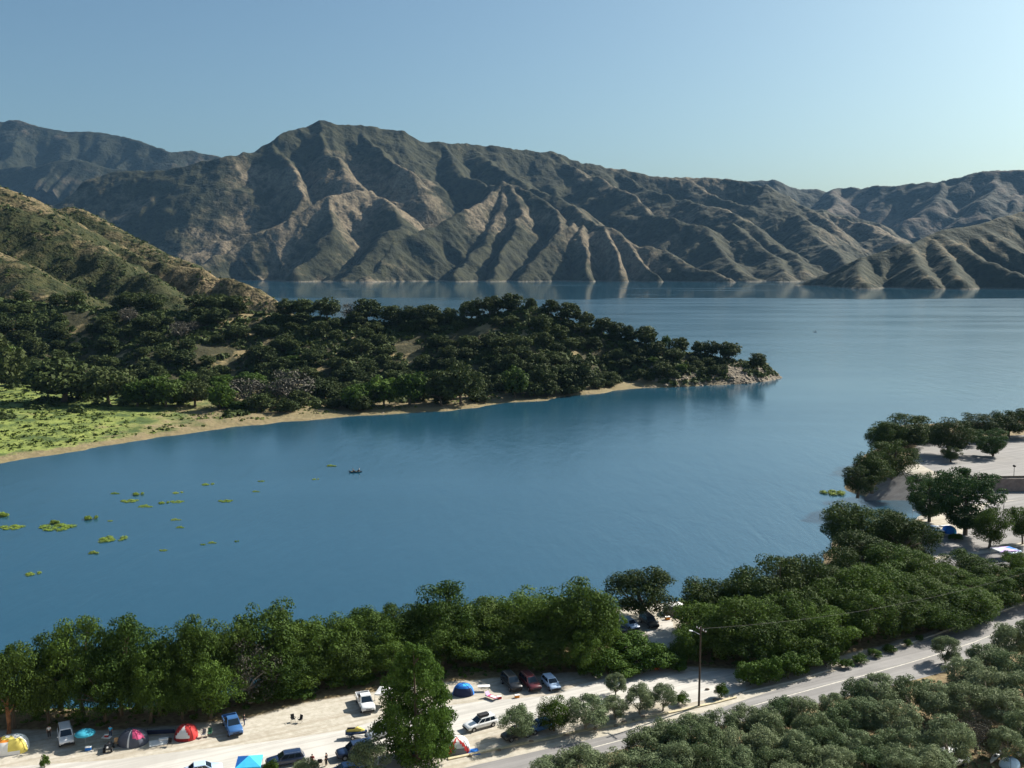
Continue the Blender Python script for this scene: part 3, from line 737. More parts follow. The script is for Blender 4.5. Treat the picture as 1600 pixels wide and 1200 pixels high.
# right grove
row('oak', [(1112, 902, 985, 96), (1162, 884, 980, 98), (1212, 872, 972, 98), (1266, 870, 965, 96), (1312, 850, 930, 74), (1335, 785, 868, 98), (1378, 792, 862, 84), (1412, 800, 876, 84), (1345, 828, 900, 92), (1300, 880, 960, 80)],
    'dark tree, # from the left on the lakeside edge of the big grove', 'lakeside edge of the big grove', grow=1.12)
row('shore', [(1100, 938, 1012, 92), (1150, 932, 1020, 100), (1202, 924, 1006, 92), (1252, 918, 1000, 92), (1302, 902, 985, 92), (1348, 880, 975, 92), (1400, 845, 915, 92), (1428, 860, 930, 74), (1392, 884, 950, 92), (1442, 900, 966, 92), (1502, 912, 975, 84), (1470, 935, 985, 80)],
    'mid green tree, # from the left through the middle of the big grove', 'middle of the big grove', grow=1.12)
row('shore', [(1118, 958, 1028, 84), (1180, 960, 1034, 92), (1240, 960, 1030, 92), (1292, 946, 1022, 84), (1342, 930, 1004, 92), (1280, 972, 1032, 66), (1390, 925, 994, 84), (1440, 935, 982, 84), (1078, 975, 1032, 60), (1490, 945, 977, 70), (1525, 920, 964, 76), (1560, 905, 952, 70), (1598, 885, 940, 76), (1215, 985, 1037, 60)],
    'shadowed tree, # from the left in the roadside row of the big grove', 'roadside row of the big grove', grow=1.12)
row('shore', [(1512, 862, 905, 74), (1545, 885, 925, 60), (1482, 880, 920, 60), (1585, 860, 905, 40), (1460, 895, 935, 60), (1535, 905, 940, 60)],
    'round green tree, # from the left below the upper camp road', 'round trees below the upper camp', grow=1.1)
row('bush', [(1172, 1026, 1070, 46), (1202, 1020, 1066, 42), (1232, 1016, 1060, 44), (1262, 1008, 1050, 48), (1292, 1004, 1042, 44), (1187, 1030, 1069, 34), (1246, 1018, 1056, 36)],
    'clipped green bush, # from the left in the hedge beside the asphalt road', 'hedge beside the asphalt road', grow=1.05)
row('bush', [(1322, 1028, 1043, 24), (1344, 1020, 1036, 24), (1366, 1012, 1026, 24), (1390, 1006, 1018, 24), (1418, 996, 1010, 16), (1436, 990, 1000, 14)],
    'low roadside shrub, # from the left along the far kerb of the asphalt road', 'low shrubs on the far kerb', grow=1.05)
# trees between the two roads
row('olive', [(808, 1100, 1156, 56, 'olive', 'small rounded tree beside the white wagon with its roof box'), (866, 1089, 1142, 52, 'shore', 'dark bushy tree between the blue hatchback and the kerb'), (916, 1087, 1139, 66, 'olive', 'many stemmed olive with an open gap under its crown by the kerb'),
              (960, 1088, 1124, 42), (1000, 1066, 1116, 46), (1036, 1067, 1110, 40), (962, 1050, 1086, 34, 'olive', 'small olive standing alone out in the gravel road')],
    'green olive tree, # from the left between the gravel and asphalt roads', 'olives between the two roads', grow=1.08)
tree_px('bush', 1066, 1079, 1100, 24, 'low bright bush left of the utility pole')
tree_px('bush', 1127, 1064, 1090, 22, 'round dark bush right of the utility pole')
tree_px('conic', 651, 1003, 1192, 134, 'tall bright green conical poplar standing among the tents', grow=1.0)
tree_px('olive', 578, 1155, 1225, 66, 'olive half hiding the dark blue cars below the poplar')
tree_px('olive', 480, 1185, 1230, 50, 'olive top below the camp gear at the bottom edge')
tree_px('bush', 424, 1184, 1210, 26, 'bright bush beside the dark blue car at the bottom edge')
tree_px('bush', 70, 1176, 1200, 16, 'tiny bright shrub in the sand by the yellow dome tent')
# olives on the near slope
olv = [(1478, 985, 1030, 46), (1572, 964, 1030, 50), (1600, 958, 1030, 50), (1540, 998, 1056, 66), (1508, 1016, 1078, 70), (1580, 1005, 1075, 72), (1545, 1034, 1098, 76), (1600, 1040, 1110, 70),
       (1338, 1050, 1108, 58), (1372, 1046, 1110, 70), (1420, 1050, 1112, 64), (1298, 1074, 1128, 46), (1252, 1080, 1140, 60), (1218, 1078, 1138, 60), (1165, 1098, 1152, 58), (1460, 1062, 1120, 70), (1510, 1060, 1125, 76), (1570, 1070, 1135, 76),
       (1125, 1104, 1160, 64), (1080, 1112, 1168, 66), (1035, 1118, 1178, 66), (1195, 1106, 1165, 66), (1350, 1082, 1140, 68), (1400, 1086, 1150, 76), (1310, 1094, 1150, 66), (1270, 1110, 1170, 70)]
olv = [(a_, b_ + (8 if b_ < 1090 else 3), c_ + 6, d_) for a_, b_, c_, d_ in olv]
row('olive', olv, 'grey green olive, # from the left in the upper rows on the near slope', 'upper rows of olives on the near slope', grow=1.0)
olv2 = []
g_ = random.Random(12)
for k, (yy0, x0, x1, st) in enumerate([(1134, 1000, 1600, 58), (1164, 850, 1600, 62)]):
    px = x0 + g_.uniform(0, 20)
    while px < x1 + 10:
        if not (1462 < px < 1600 and yy0 > 1150) and not (px > 1470):
            olv2.append((px, yy0 + g_.uniform(-9, 10) + max(0, (1000 - px) * .09), yy0 + 66, st * g_.uniform(1.0, 1.25)))
        px += st * .80
olv2 += [(1410, 1176, 1245, 62), (1448, 1165, 1235, 66), (1525, 1120, 1178, 54, 'grey', 'dull grey bare bush above the white van on the near slope'), (1572, 1136, 1190, 60), (1600, 1105, 1170, 60), (1480, 1120, 1200, 70), (1300, 1185, 1250, 66), (1150, 1190, 1250, 66), (1040, 1188, 1250, 66), (1230, 1192, 1255, 60)]
row('olive', olv2, 'silvery olive, # from the left in the lowest rows on the near slope', 'lowest rows of olives on the near slope', grow=1.12)
# around the boat ramp and the upper lot
row('oak', [(1340, 728, 776, 52), (1362, 702, 768, 60), (1392, 690, 752, 66), (1384, 655, 712, 50), (1412, 648, 706, 84), (1448, 662, 700, 52)],
    'dark oak, # from the left between boat ramp and lake', 'oaks between the boat ramp and the lake', G1 - 2, grow=1.1)
row('oak', [(1484, 655, 712, 70, 'oak', 'big round dark oak alone on the upper parking lot'), (1510, 664, 696, 36), (1534, 644, 686, 62), (1575, 640, 684, 56), (1604, 632, 682, 50), (1552, 660, 684, 36)],
    'oak tree, # from the left at the far edge of the upper lot', 'oaks at the far edge of the upper lot', G1, grow=1.1)
tree_px('oak', 1486, 698, 722, 30, 'small dark bush oak below the big round oak on the lot', zg=G1)
tree_px('pine', 1552, 670, 713, 58, 'leaning feathery tree on the upper parking lot', zg=G1, tilt=(0, R(-14)))
tree_px('pine', 1508, 732, 836, 108, 'tall wide feathery pine beside the boat ramp inlet', grow=1.05)
tree_px('pine', 1452, 738, 815, 84, 'paler feathery tree touching the tall pine by the inlet')
tree_px('shore', 1546, 790, 856, 62, 'round tree with a bare slanted trunk right of the tall pine')
tree_px('shore', 1598, 788, 850, 44, 'tree cut by the frame edge right of the pale camp road')
tree_px('bush', 1493, 832, 844, 24, 'dark olive shrub at the foot of the tall pine')
tree_px('bush', 1470, 828, 838, 16, 'yellowish shrub by the white boat of the upper camp')

# ---- oaks and scrub of the peninsula
def ground_hit(px, py, hf, y0=330, y1=1100, n=400):
    d = ray(px, py); Ys = np.linspace(y0, y1, n); t = Ys / d[1]
    X = d[0] * t; Z = CZ + d[2] * t
    H = hf(X, Ys)
    k = np.nonzero(H >= Z)[0]
    if len(k) == 0: return None
    return (float(X[k[0]]), float(Ys[k[0]]), float(H[k[0]]))
g_ = random.Random(44)
# crest trees standing against the water, from the tip to the left
CREST_T = [(1183, 572, 26, 24, 'far'), (1138, 560, 34, 28, 'far'), (1112, 558, 26, 24, 'far'), (1094, 553, 24, 22, 'far'), (1062, 548, 28, 24, 'far'), (1040, 544, 14, 22, 'fargreen'), (1010, 538, 36, 30, 'far'), (984, 530, 26, 26, 'far'), (962, 522, 30, 26, 'far'), (940, 512, 30, 26, 'far'),
           (915, 506, 26, 24, 'far'), (890, 496, 34, 28, 'far'), (862, 486, 26, 22, 'far'), (828, 486, 18, 16, 'far'), (795, 492, 40, 28, 'far'), (765, 496, 38, 30, 'far'), (735, 503, 34, 28, 'far'), (700, 505, 30, 24, 'far'), (672, 504, 40, 28, 'far'), (640, 506, 34, 26, 'far'), (610, 505, 36, 26, 'far'), (575, 503, 40, 32, 'far'),
           (548, 502, 30, 26, 'fargrey'), (512, 500, 34, 32, 'far'), (478, 500, 40, 30, 'far'), (450, 498, 34, 28, 'far'), (372, 493, 34, 28, 'far'), (345, 492, 40, 30, 'far'), (312, 490, 40, 30, 'far'), (240, 486, 36, 26, 'far'), (205, 486, 40, 26, 'far'), (120, 486, 30, 24, 'far'), (90, 484, 26, 20, 'far'), (35, 478, 22, 18, 'far')]
for k, (px, py, w, h, key) in enumerate(CREST_T):
    Y = float(np.interp(px, [p[0] for p in [(-100,), (0,), (180,), (400,), (600,), (835,), (1015,), (1190,)]], [645, 640, 628, 612, 600, 590, 572, 561])) - 2
    x = at_y(px, py, Y)[0]; z = float(h_left(np.array([x]), np.array([Y]))[0])
    tree(key, (x, Y, z - .5), w * Y / F * 1.15, h * Y / F * 1.12, ('dark oak' if key == 'far' else 'thin grey tree' if key == 'fargrey' else 'narrow tree') + ', ' + ORD[k] + ' from the tip along the crest of the peninsula', 'trees along the crest of the peninsula')
# explicit trees of the lower slope
LOWT = [(805, 622, 44, 46, 'fargreen', 'bright round green tree at the shore, alone in its colour'), (452, 632, 70, 52, 'fargrey', 'wide grey leafless thicket low on the peninsula slope'), (390, 634, 66, 46, 'fargrey', 'grey bare tree left of the wide grey thicket on the peninsula'),
        (345, 640, 40, 40, 'fargreen', 'yellow green tree beside the grey bare tree low on the peninsula'), (100, 628, 110, 66, 'far', 'huge spreading oak at the back of the green meadow'), (-5, 612, 90, 90, 'far', 'big oak cut by the frame edge behind the meadow'), (170, 632, 70, 56, 'far', 'dark spreading oak right of the huge oak behind the meadow'),
        (215, 636, 50, 40, 'fargreen', 'soft green willow at the right end of the meadow'), (260, 636, 56, 44, 'fargreen', 'second willow beyond the right end of the meadow'), (305, 636, 50, 40, 'far', 'round oak between willow and grey tree low on the peninsula'),
        (720, 632, 56, 58, 'far', 'big round oak with pale rim just above the narrow beach'), (690, 634, 50, 50, 'far', 'rounded oak left of the oak with pale rim above the beach'), (600, 636, 50, 46, 'fargreen', 'green willow midway along the peninsula shore'), (640, 634, 50, 50, 'fargreen', 'fresh green willow beside the midway willow on the peninsula shore'),
        (555, 640, 44, 36, 'fargreen', 'low green willow over the narrow beach'), (905, 612, 50, 44, 'far', 'dark oak above the last pale beach before the rocks'), (880, 614, 40, 40, 'far', 'oak just left of the dark oak above the last beach'), (850, 616, 44, 44, 'far', 'round oak right of the bright green tree at the shore')]
for px, py, w, h, key, lab in LOWT:
    p = ground_hit(px, py, h_left)
    if p: tree(key, (p[0], p[1], p[2] - .5), w * p[1] / F * 1.1, h * p[1] / F * 1.1, lab)
# the slope: scattered by area, counted per belt
taken = [at_y(px, py, 590)[:2] for px, py, *_ in CREST_T]
BELTS = [('dark oak on the {} slope of the peninsula {}', 'oaks on the {} peninsula slope {}')]
def belt(px, py, crest):
    ver = 'upper' if py < 540 else 'middle' if py < 590 else 'lower'
    hor = ('above the green meadow' if px < 220 else 'over the grey thicket' if px < 470 else 'over the narrow beach' if px < 720 else 'by the bright green tree' if px < 880 else 'towards the rocky tip')
    return ver, hor
pts = []; tries = 0
while len(pts) < 268 and tries < 9000:
    tries += 1
    px = g_.uniform(-40, 1130); top = np.interp(px, [0, 430, 700, 850, 900, 1000, 1150], [486, 500, 508, 500, 512, 545, 575])
    bot = np.interp(px, [0, 60, 180, 240, 420, 560, 750, 900, 930, 1000, 1130], [600, 612, 630, 640, 648, 645, 632, 618, 610, 597, 584])
    py = g_.uniform(top, bot)
    p = ground_hit(px, py, h_left)
    if p is None: continue
    w = g_.uniform(7.0, 13.0) * (.8 if px > 930 else 1)
    nz = float(fbm(np.array([p[0] / 20 + 3]), np.array([p[1] / 14 + 7]), 3)[0])
    if nz > .63: continue
    if any((p[0] - q[0]) ** 2 + (p[1] - q[1]) ** 2 < (.36 * (w + q[2])) ** 2 for q in pts): continue
    pts.append((p[0], p[1], w, p[2], px, py))
count_ = {}
pts.sort(key=lambda q: q[4])
for x, y, w, z, px, py in pts:
    ver, hor = belt(px, py, 0)
    key = 'far' if g_.random() < (.93 if py < 600 else .75) else ('fargreen' if py > 560 else 'fargrey')
    kind = {'far': 'dark oak', 'fargreen': 'green willow', 'fargrey': 'thin grey tree'}[key]
    k_ = count_[(kind, ver, hor)] = count_.get((kind, ver, hor), -1) + 1
    tree(key, (x, y, z - 1.1), w * 1.1, w * g_.uniform(.68, .9), f'{ORD[k_]} {kind.replace("thin grey tree", "grey tree")} from the left on the {ver} peninsula slope {hor}', f'{kind}s on the {ver} peninsula slope {hor}')
# low scrub between the oaks: nobody could count it
def scatter(name, n, fn, leaf, mat, label, per=16):
    P = []
    for i in range(n * 6):
        if len(P) >= n: break
        q = fn()
        if q: P.append(q)
    P = np.array(P)
    g = np.random.RandomState(len(P))
    cl = np.repeat(P, per, 0)
    d = g.normal(size=(len(cl), 3)); d[:, 2] = np.abs(d[:, 2]); d /= np.linalg.norm(d, axis=1)[:, None]
    c = cl[:, :3] + d * cl[:, 3:4] * (.55 + .45 * g.rand(len(cl), 1)) * np.array([1, 1, .8])
    nn = d + g.normal(size=d.shape) * .4; nn /= np.linalg.norm(nn, axis=1)[:, None]
    t = np.cross(nn, g.normal(size=d.shape)); t /= np.linalg.norm(t, axis=1)[:, None]; b_ = np.cross(nn, t)
    s_ = cl[:, 3:4] * leaf
    V = np.stack([c - t * s_ - b_ * s_ * .6, c + t * s_ - b_ * s_ * .4, c + t * s_ * .9 + b_ * s_ * .6, c - t * s_ + b_ * s_ * .5], 1).reshape(-1, 3)
    me = mesh_np(name, V, np.arange(len(V)).reshape(-1, 4), mat)
    return setp(link(name, me), label, kind='stuff')
def bulk(n, x0, x1, y0, y1, hf, keep, r0, r1, sink=.2):
    g = np.random.RandomState(n + int(abs(x0)))
    X = g.uniform(x0, x1, n * 3); Y = g.uniform(y0, y1, n * 3); Z = hf(X, Y); k = keep(X, Y, Z, g)
    X, Y, Z = X[k][:n], Y[k][:n], Z[k][:n]; r = r0 + (r1 - r0) * g.rand(len(X)) ** 2
    it = iter(zip(X, Y, Z - sink * r, r))
    return len(X), lambda: next(it, None)
n_, f_ = bulk(15000, -360, 150, 380, 660, h_left, lambda X, Y, Z, g: (Z > 1.8 + 1.6 * (X < -120)) & (fbm(X / 20 + 3, Y / 14 + 7, 3) < .70 - .05 * g.rand(len(X))), .9, 3.6)
scatter("scrub", n_, f_, .38, LEAF['far'], 'dark low scrub filling the peninsula slope between the oaks', 17)
n_, f_ = bulk(5200, -330, 10, 330, 500, h_left, lambda X, Y, Z, g: (Z > .9) & (Z < 4.5) & (fbm(X / 12 + 9, Y / 8, 3) > .46), .35, 1.3)
scatter("meadow_shrubs", n_, f_, .45, LEAF['weed'], 'knee high green weeds on the meadow by the bay', 10)
n_, f_ = bulk(3200, -560, -60, 690, 1180, h_left, lambda X, Y, Z, g: (Z > 5) & (fbm(X / 30 + 9, Y / 30, 4) < .5), .8, 2.4)
scatter("hill_scrub", n_, f_, .5, LEAF['far'], 'dark brush clumps on the dry hill behind the peninsula', 9)
# rocks of the tip
def boulders(name, n, x0, x1, y0, y1, hf, keep, r0, r1, mat, label):
    k_, f = bulk(n, x0, x1, y0, y1, hf, keep, r0, r1, .25)
    g = np.random.RandomState(3)
    base = bmesh.new(); bmesh.ops.create_icosphere(base, subdivisions=1, radius=1.0)
    bv = np.array([v.co[:] for v in base.verts]); bf = np.array([[v.index for v in f2.verts] for f2 in base.faces]); base.free()
    Vs, Fs = [], []; o = 0
    for i in range(k_):
        q = f()
        v = bv * (1 + g.uniform(-.25, .25, (len(bv), 1))) * np.array([g.uniform(.7, 1.3), g.uniform(.7, 1.3), g.uniform(.5, .9)]) * q[3] + np.array(q[:3])
        Vs.append(v); Fs.append(bf + o); o += len(bv)
    me = mesh_np(name, np.concatenate(Vs), np.concatenate(Fs), mat)
    return setp(link(name, me), label, kind='stuff')
M_rock = mat_plain("rock", (.20, .165, .125), .9, .45, .8)
boulders("rocks", 900, 60, 160, 520, 580, h_left, lambda X, Y, Z, g: (Z > .1) & (Z < 8.5) & (X + g.rand(len(X)) * 25 > 92), .4, 1.5, M_rock, 'broken brown rocks covering the tip of the peninsula')
boulders("shore_stones", 700, -60, 100, 400, 540, h_left, lambda X, Y, Z, g: (Z > .0) & (Z < 1.3), .2, .7, M_rock, 'pale stones strewn along the narrow peninsula beach')
# weeds round the near grove
n_, f_ = bulk(2600, -110, 120, 118, 200, h_near, lambda X, Y, Z, g: (Z > .3) & np.logical_or(signed(X, Y, [at_z(a, b_, G0)[:2] for a, b_ in GROVES[0]]) > .8, signed(X, Y, [at_z(a, b_, G0)[:2] for a, b_ in GROVES[1]]) > .8), .25, .8)
scatter("undergrowth", n_, f_, .5, LEAF['bush'], 'low weeds and brush under the grove trees', 10)
n_, f_ = bulk(1500, 10, 120, 104, 160, h_near, lambda X, Y, Z, g: signed(X, Y, [at_z(a, b_, G0)[:2] for a, b_ in GROVES[2]]) > 1.5, .25, .7)
scatter("slope_weeds", n_, f_, .5, LEAF['olive'], 'grey green weeds under the olives of the near slope', 10)

# ================================================================== ROADS AND KERBS
def sheet(name, pts, z, mat, kind='structure', smooth_n=3):
    P = [Vector(at_z(px, py, z)) for px, py in pts]
    m = MB(); vs = [m.bm.verts.new(p) for p in P]; f = m.bm.faces.new(vs)
    bmesh.ops.triangulate(m.bm, faces=[f])
    o = m.build(name, mat); return setp(o, kind=kind)
def mat_road(name, a, b2, ang=R(27), sc=.25):
    m, nt, b, _ = new_mat(name); c = coords(nt)
    n1 = noise(nt, c, sc, 5, .6, .5); n2 = noise(nt, c, 6, 3, .7)
    n4 = noise(nt, coords2(nt, -ang, (.03, 1.1, 1)), 1.0, 3, .6)
    base = mixc(nt, ramp(nt, mth(nt, 'ADD', mth(nt, 'MULTIPLY', n1, .7), mth(nt, 'MULTIPLY', n2, .3)), [(.3, 0.), (.7, 1.)]), a, b2)
    base = mixc(nt, ramp(nt, n4, [(.42, .40), (.56, 0.)]), base, tuple(q * .62 for q in a))
    nt.links.new(base, b.inputs['Base Color']); b.inputs['Roughness'].default_value = .9; bump(nt, b, n2, .2, .03)
    return m
M_gravel = mat_road("pale_gravel", (.40, .385, .36), (.52, .505, .475))
M_lot = mat_road("lot_gravel", (.185, .18, .18), (.26, .25, .243))
M_asph = mat_road("worn_asphalt", (.20, .195, .195), (.27, .262, .258))
M_asphd = mat_road("dark_asphalt", (.15, .148, .150), (.21, .205, .205))
M_conc = mat_plain("concrete", (.50, .47, .42), .85, .15, 1.5)
up = [(300, 1172), (400, 1161), (470, 1151), (540, 1140), (600, 1122), (650, 1110), (703, 1102), (765, 1094), (810, 1091), (870, 1086), (905, 1070), (945, 1060), (1000, 1052), (1036, 1046), (1100, 1050), (1140, 1046), (1165, 1052)]
lo = [(1165, 1078), (1120, 1090), (1078, 1098), (1030, 1092), (985, 1100), (930, 1106), (860, 1118), (785, 1132), (722, 1146), (640, 1164), (520, 1184), (400, 1208), (200, 1232), (-100, 1250), (-100, 1206), (60, 1195), (180, 1187)]
sheet("camp_road", up + lo, G0 + .010, M_gravel)
sheet("side_road", [(1000, 1051), (1036, 1046), (1046, 1010), (1052, 975), (1046, 962), (1022, 972), (1010, 985), (1018, 1002), (1008, 1030)], G0 + .006, M_gravel)
mu = [(1720, 905), (1640, 930), (1582, 952), (1520, 975), (1440, 1003), (1370, 1026), (1300, 1050), (1240, 1069), (1180, 1088), (1120, 1108), (1050, 1126), (950, 1149), (850, 1171), (740, 1196), (560, 1240)]
ml = [(560, 1300), (760, 1228), (880, 1198), (980, 1168), (1090, 1142), (1180, 1124), (1300, 1094), (1400, 1070), (1490, 1046), (1560, 1006), (1640, 972), (1720, 942)]
sheet("asphalt_road", mu + ml, G0 + .014, M_asph)
M_line = mat_plain("worn_line_paint", (.50, .48, .42), .8, .3, 2)
def strip(name, pts, z, w, mat, h=None, kind='structure', **kw):
    P = [Vector(at_z(px, py, z)) for px, py in pts]; m = MB()
    L, Rr = [], []
    for i, p in enumerate(P):
        t = (P[min(i + 1, len(P) - 1)] - P[max(i - 1, 0)]).normalized(); n = Vector((-t.y, t.x, 0)) * w / 2
        L.append(p + n); Rr.append(p - n)
    if h is None:
        vl = [m.bm.verts.new(p) for p in L]; vr = [m.bm.verts.new(p) for p in Rr]
        for i in range(len(P) - 1): m.bm.faces.new((vl[i], vr[i], vr[i + 1], vl[i + 1]))
    else:
        U = Vector((0, 0, h)); D = Vector((0, 0, -.2))
        m.loft([[l + D, r + D, r + U, l + U] for l, r in zip(L, Rr)])
    return setp(m.build(name, mat), kind=kind)
mid = [((a[0] + b_[0]) / 2, (a[1] + b_[1]) / 2) for a, b_ in [((1640, 930), (1640, 972)), ((1520, 975), (1520, 1025)), ((1400, 1016), (1400, 1060)), ((1300, 1050), (1300, 1085)), ((1180, 1088), (1180, 1117))]]
strip("shoulder_line", [(1700, 935), (1600, 972), (1520, 1004), (1440, 1030), (1370, 1050), (1300, 1068), (1200, 1096), (1100, 1124), (980, 1154), (880, 1180)], G0 + .022, .16, M_line)
M_kerb = mat_plain("sandy_kerb", (.48, .42, .28), .85, .2, 1.2)
kerb = strip("kerb", [(700, 1187), (780, 1170), (850, 1156), (905, 1143), (960, 1134), (1010, 1122), (1075, 1108), (1120, 1098), (1150, 1090)], G0, .45, M_kerb, .16)
strip("kerb", [(1160, 1083), (1240, 1065), (1300, 1046), (1370, 1022), (1440, 999), (1520, 971), (1585, 948)], G0, .25, M_conc, .14)
# right side camp and lots
sheet("upper_lot", [(1424, 705), (1440, 688), (1500, 684), (1640, 678), (1760, 676), (1760, 742), (1530, 744), (1470, 742), (1442, 728), (1430, 716)], G1 + .008, M_lot)
sheet("lower_lot", [(1535, 763), (1760, 757), (1760, 776), (1600, 780), (1540, 786), (1500, 790)], G0 + .008, M_asph)
sheet("camp_loop_road", [(1540, 788), (1600, 780), (1760, 770), (1760, 850), (1600, 846), (1560, 856), (1450, 872), (1442, 850), (1450, 838), (1500, 836), (1530, 812)], G0 + .010, M_lot)
sheet("camp_loop_road", [(1450, 876), (1560, 862), (1600, 852), (1760, 858), (1760, 890), (1590, 880), (1470, 905), (1440, 905)], G0 + .006, M_asphd)
rm = MB(); RP = []
for px, py, z_ in [(1345, 790, -.9), (1352, 779, .3), (1378, 753, 3.8), (1408, 740, 5.75), (1436, 742, 5.75), (1430, 762, 3.3), (1428, 790, -.9)]:
    x_, y_, _ = at_z(px, py, z_); RP.append((x_, y_, ramp_z(y_)))
rm.loft([[(x_, y_, z_ - 1.5) for x_, y_, z_ in RP], RP]); setp(rm.build("boat_ramp", M_asphd), kind='structure')
wl = MB()
a = Vector(at_z(1505, 757, 4.2)); b2 = Vector(at_z(1760, 757, 4.2)); 
wl.box(((a + b2) / 2 + Vector((0, -1.0, -.1))), ((b2 - a).length, .35, 4.0), math.atan2(b2.y - a.y, b2.x - a.x))
setp(wl.build("retaining_wall", mat_plain("wall_block", (.20, .165, .15), .9, .25, 1.0)), 'low brown retaining wall between the upper and lower parking lots', 'wall')

# ================================================================== THINGS OF THE CAMP
def paint(name, col, rough=.35, metal=.0): return mat_plain(name, col, rough, .05, 2, metal, .5, .5)
P_white = paint("white_paint", (.72, .74, .76)); P_silver = paint("silver_paint", (.42, .45, .48), .3, .4); P_blue = paint("blue_paint", (.04, .12, .30))
P_navy = paint("navy_paint", (.012, .028, .075)); P_maroon = paint("maroon_paint", (.10, .018, .022)); P_pale = paint("pale_blue_paint", (.42, .55, .74)); P_black = paint("black_paint", (.015, .016, .018))
P_teal = paint("dark_teal_paint", (.02, .06, .09))
M_glass = mat_plain("window_glass", (.012, .022, .035), .08, .1, 1, 0, .6)
M_tyre = mat_plain("tyre_rubber", (.018, .018, .019), .9); M_rim = mat_plain("rim_metal", (.35, .36, .38), .35, .1, 5, .7); M_dark = mat_plain("black_plastic", (.02, .02, .022), .6)
M_lamp = mat_plain("lamp_lens", (.75, .76, .78), .15, .05, 4, 0, .6); M_tail = mat_plain("tail_lens", (.35, .02, .02), .2); M_chrome = mat_plain("chrome", (.6, .6, .62), .2, .05, 4, .9)
M_steel = mat_plain("steel_tube", (.35, .36, .37), .4, .1, 5, .6); M_wood = mat_plain("weathered_wood", (.20, .13, .075), .85, .3, 3); M_tan = mat_plain("tan_wood", (.42, .27, .14), .7, .2, 3)
def fab(name, col, r=.75): return mat_plain(name, col, r, .08, 1.5, 0, .2)
F_white = fab("white_fabric", (.74, .74, .72)); F_yellow = fab("yellow_fabric", (.70, .58, .14)); F_orange = fab("orange_fabric", (.75, .26, .03)); F_pink = fab("pink_fabric", (.50, .07, .17)); F_slate = fab("slate_fabric", (.075, .085, .115))
F_red = fab("red_fabric", (.42, .035, .035)); F_maroon = fab("maroon_fabric", (.20, .015, .02)); F_grey = fab("light_grey_fabric", (.52, .54, .56)); F_dgrey = fab("dark_grey_fabric", (.14, .15, .17)); F_blue = fab("bright_blue_fabric", (.02, .16, .55))
F_sky = fab("sky_blue_fabric", (.05, .45, .75)); F_turq = fab("turquoise_fabric", (.05, .36, .50)); F_navy = fab("navy_tarp", (.02, .03, .075)); F_lilac = fab("lilac_fabric", (.50, .38, .66)); F_black = fab("black_fabric", (.015, .015, .017)); F_green = fab("green_fabric", (.03, .11, .07))
M_skin = mat_plain("skin", (.42, .24, .16), .6); M_hair = mat_plain("dark_hair", (.02, .014, .01), .8); F_jean = fab("denim", (.04, .07, .14))

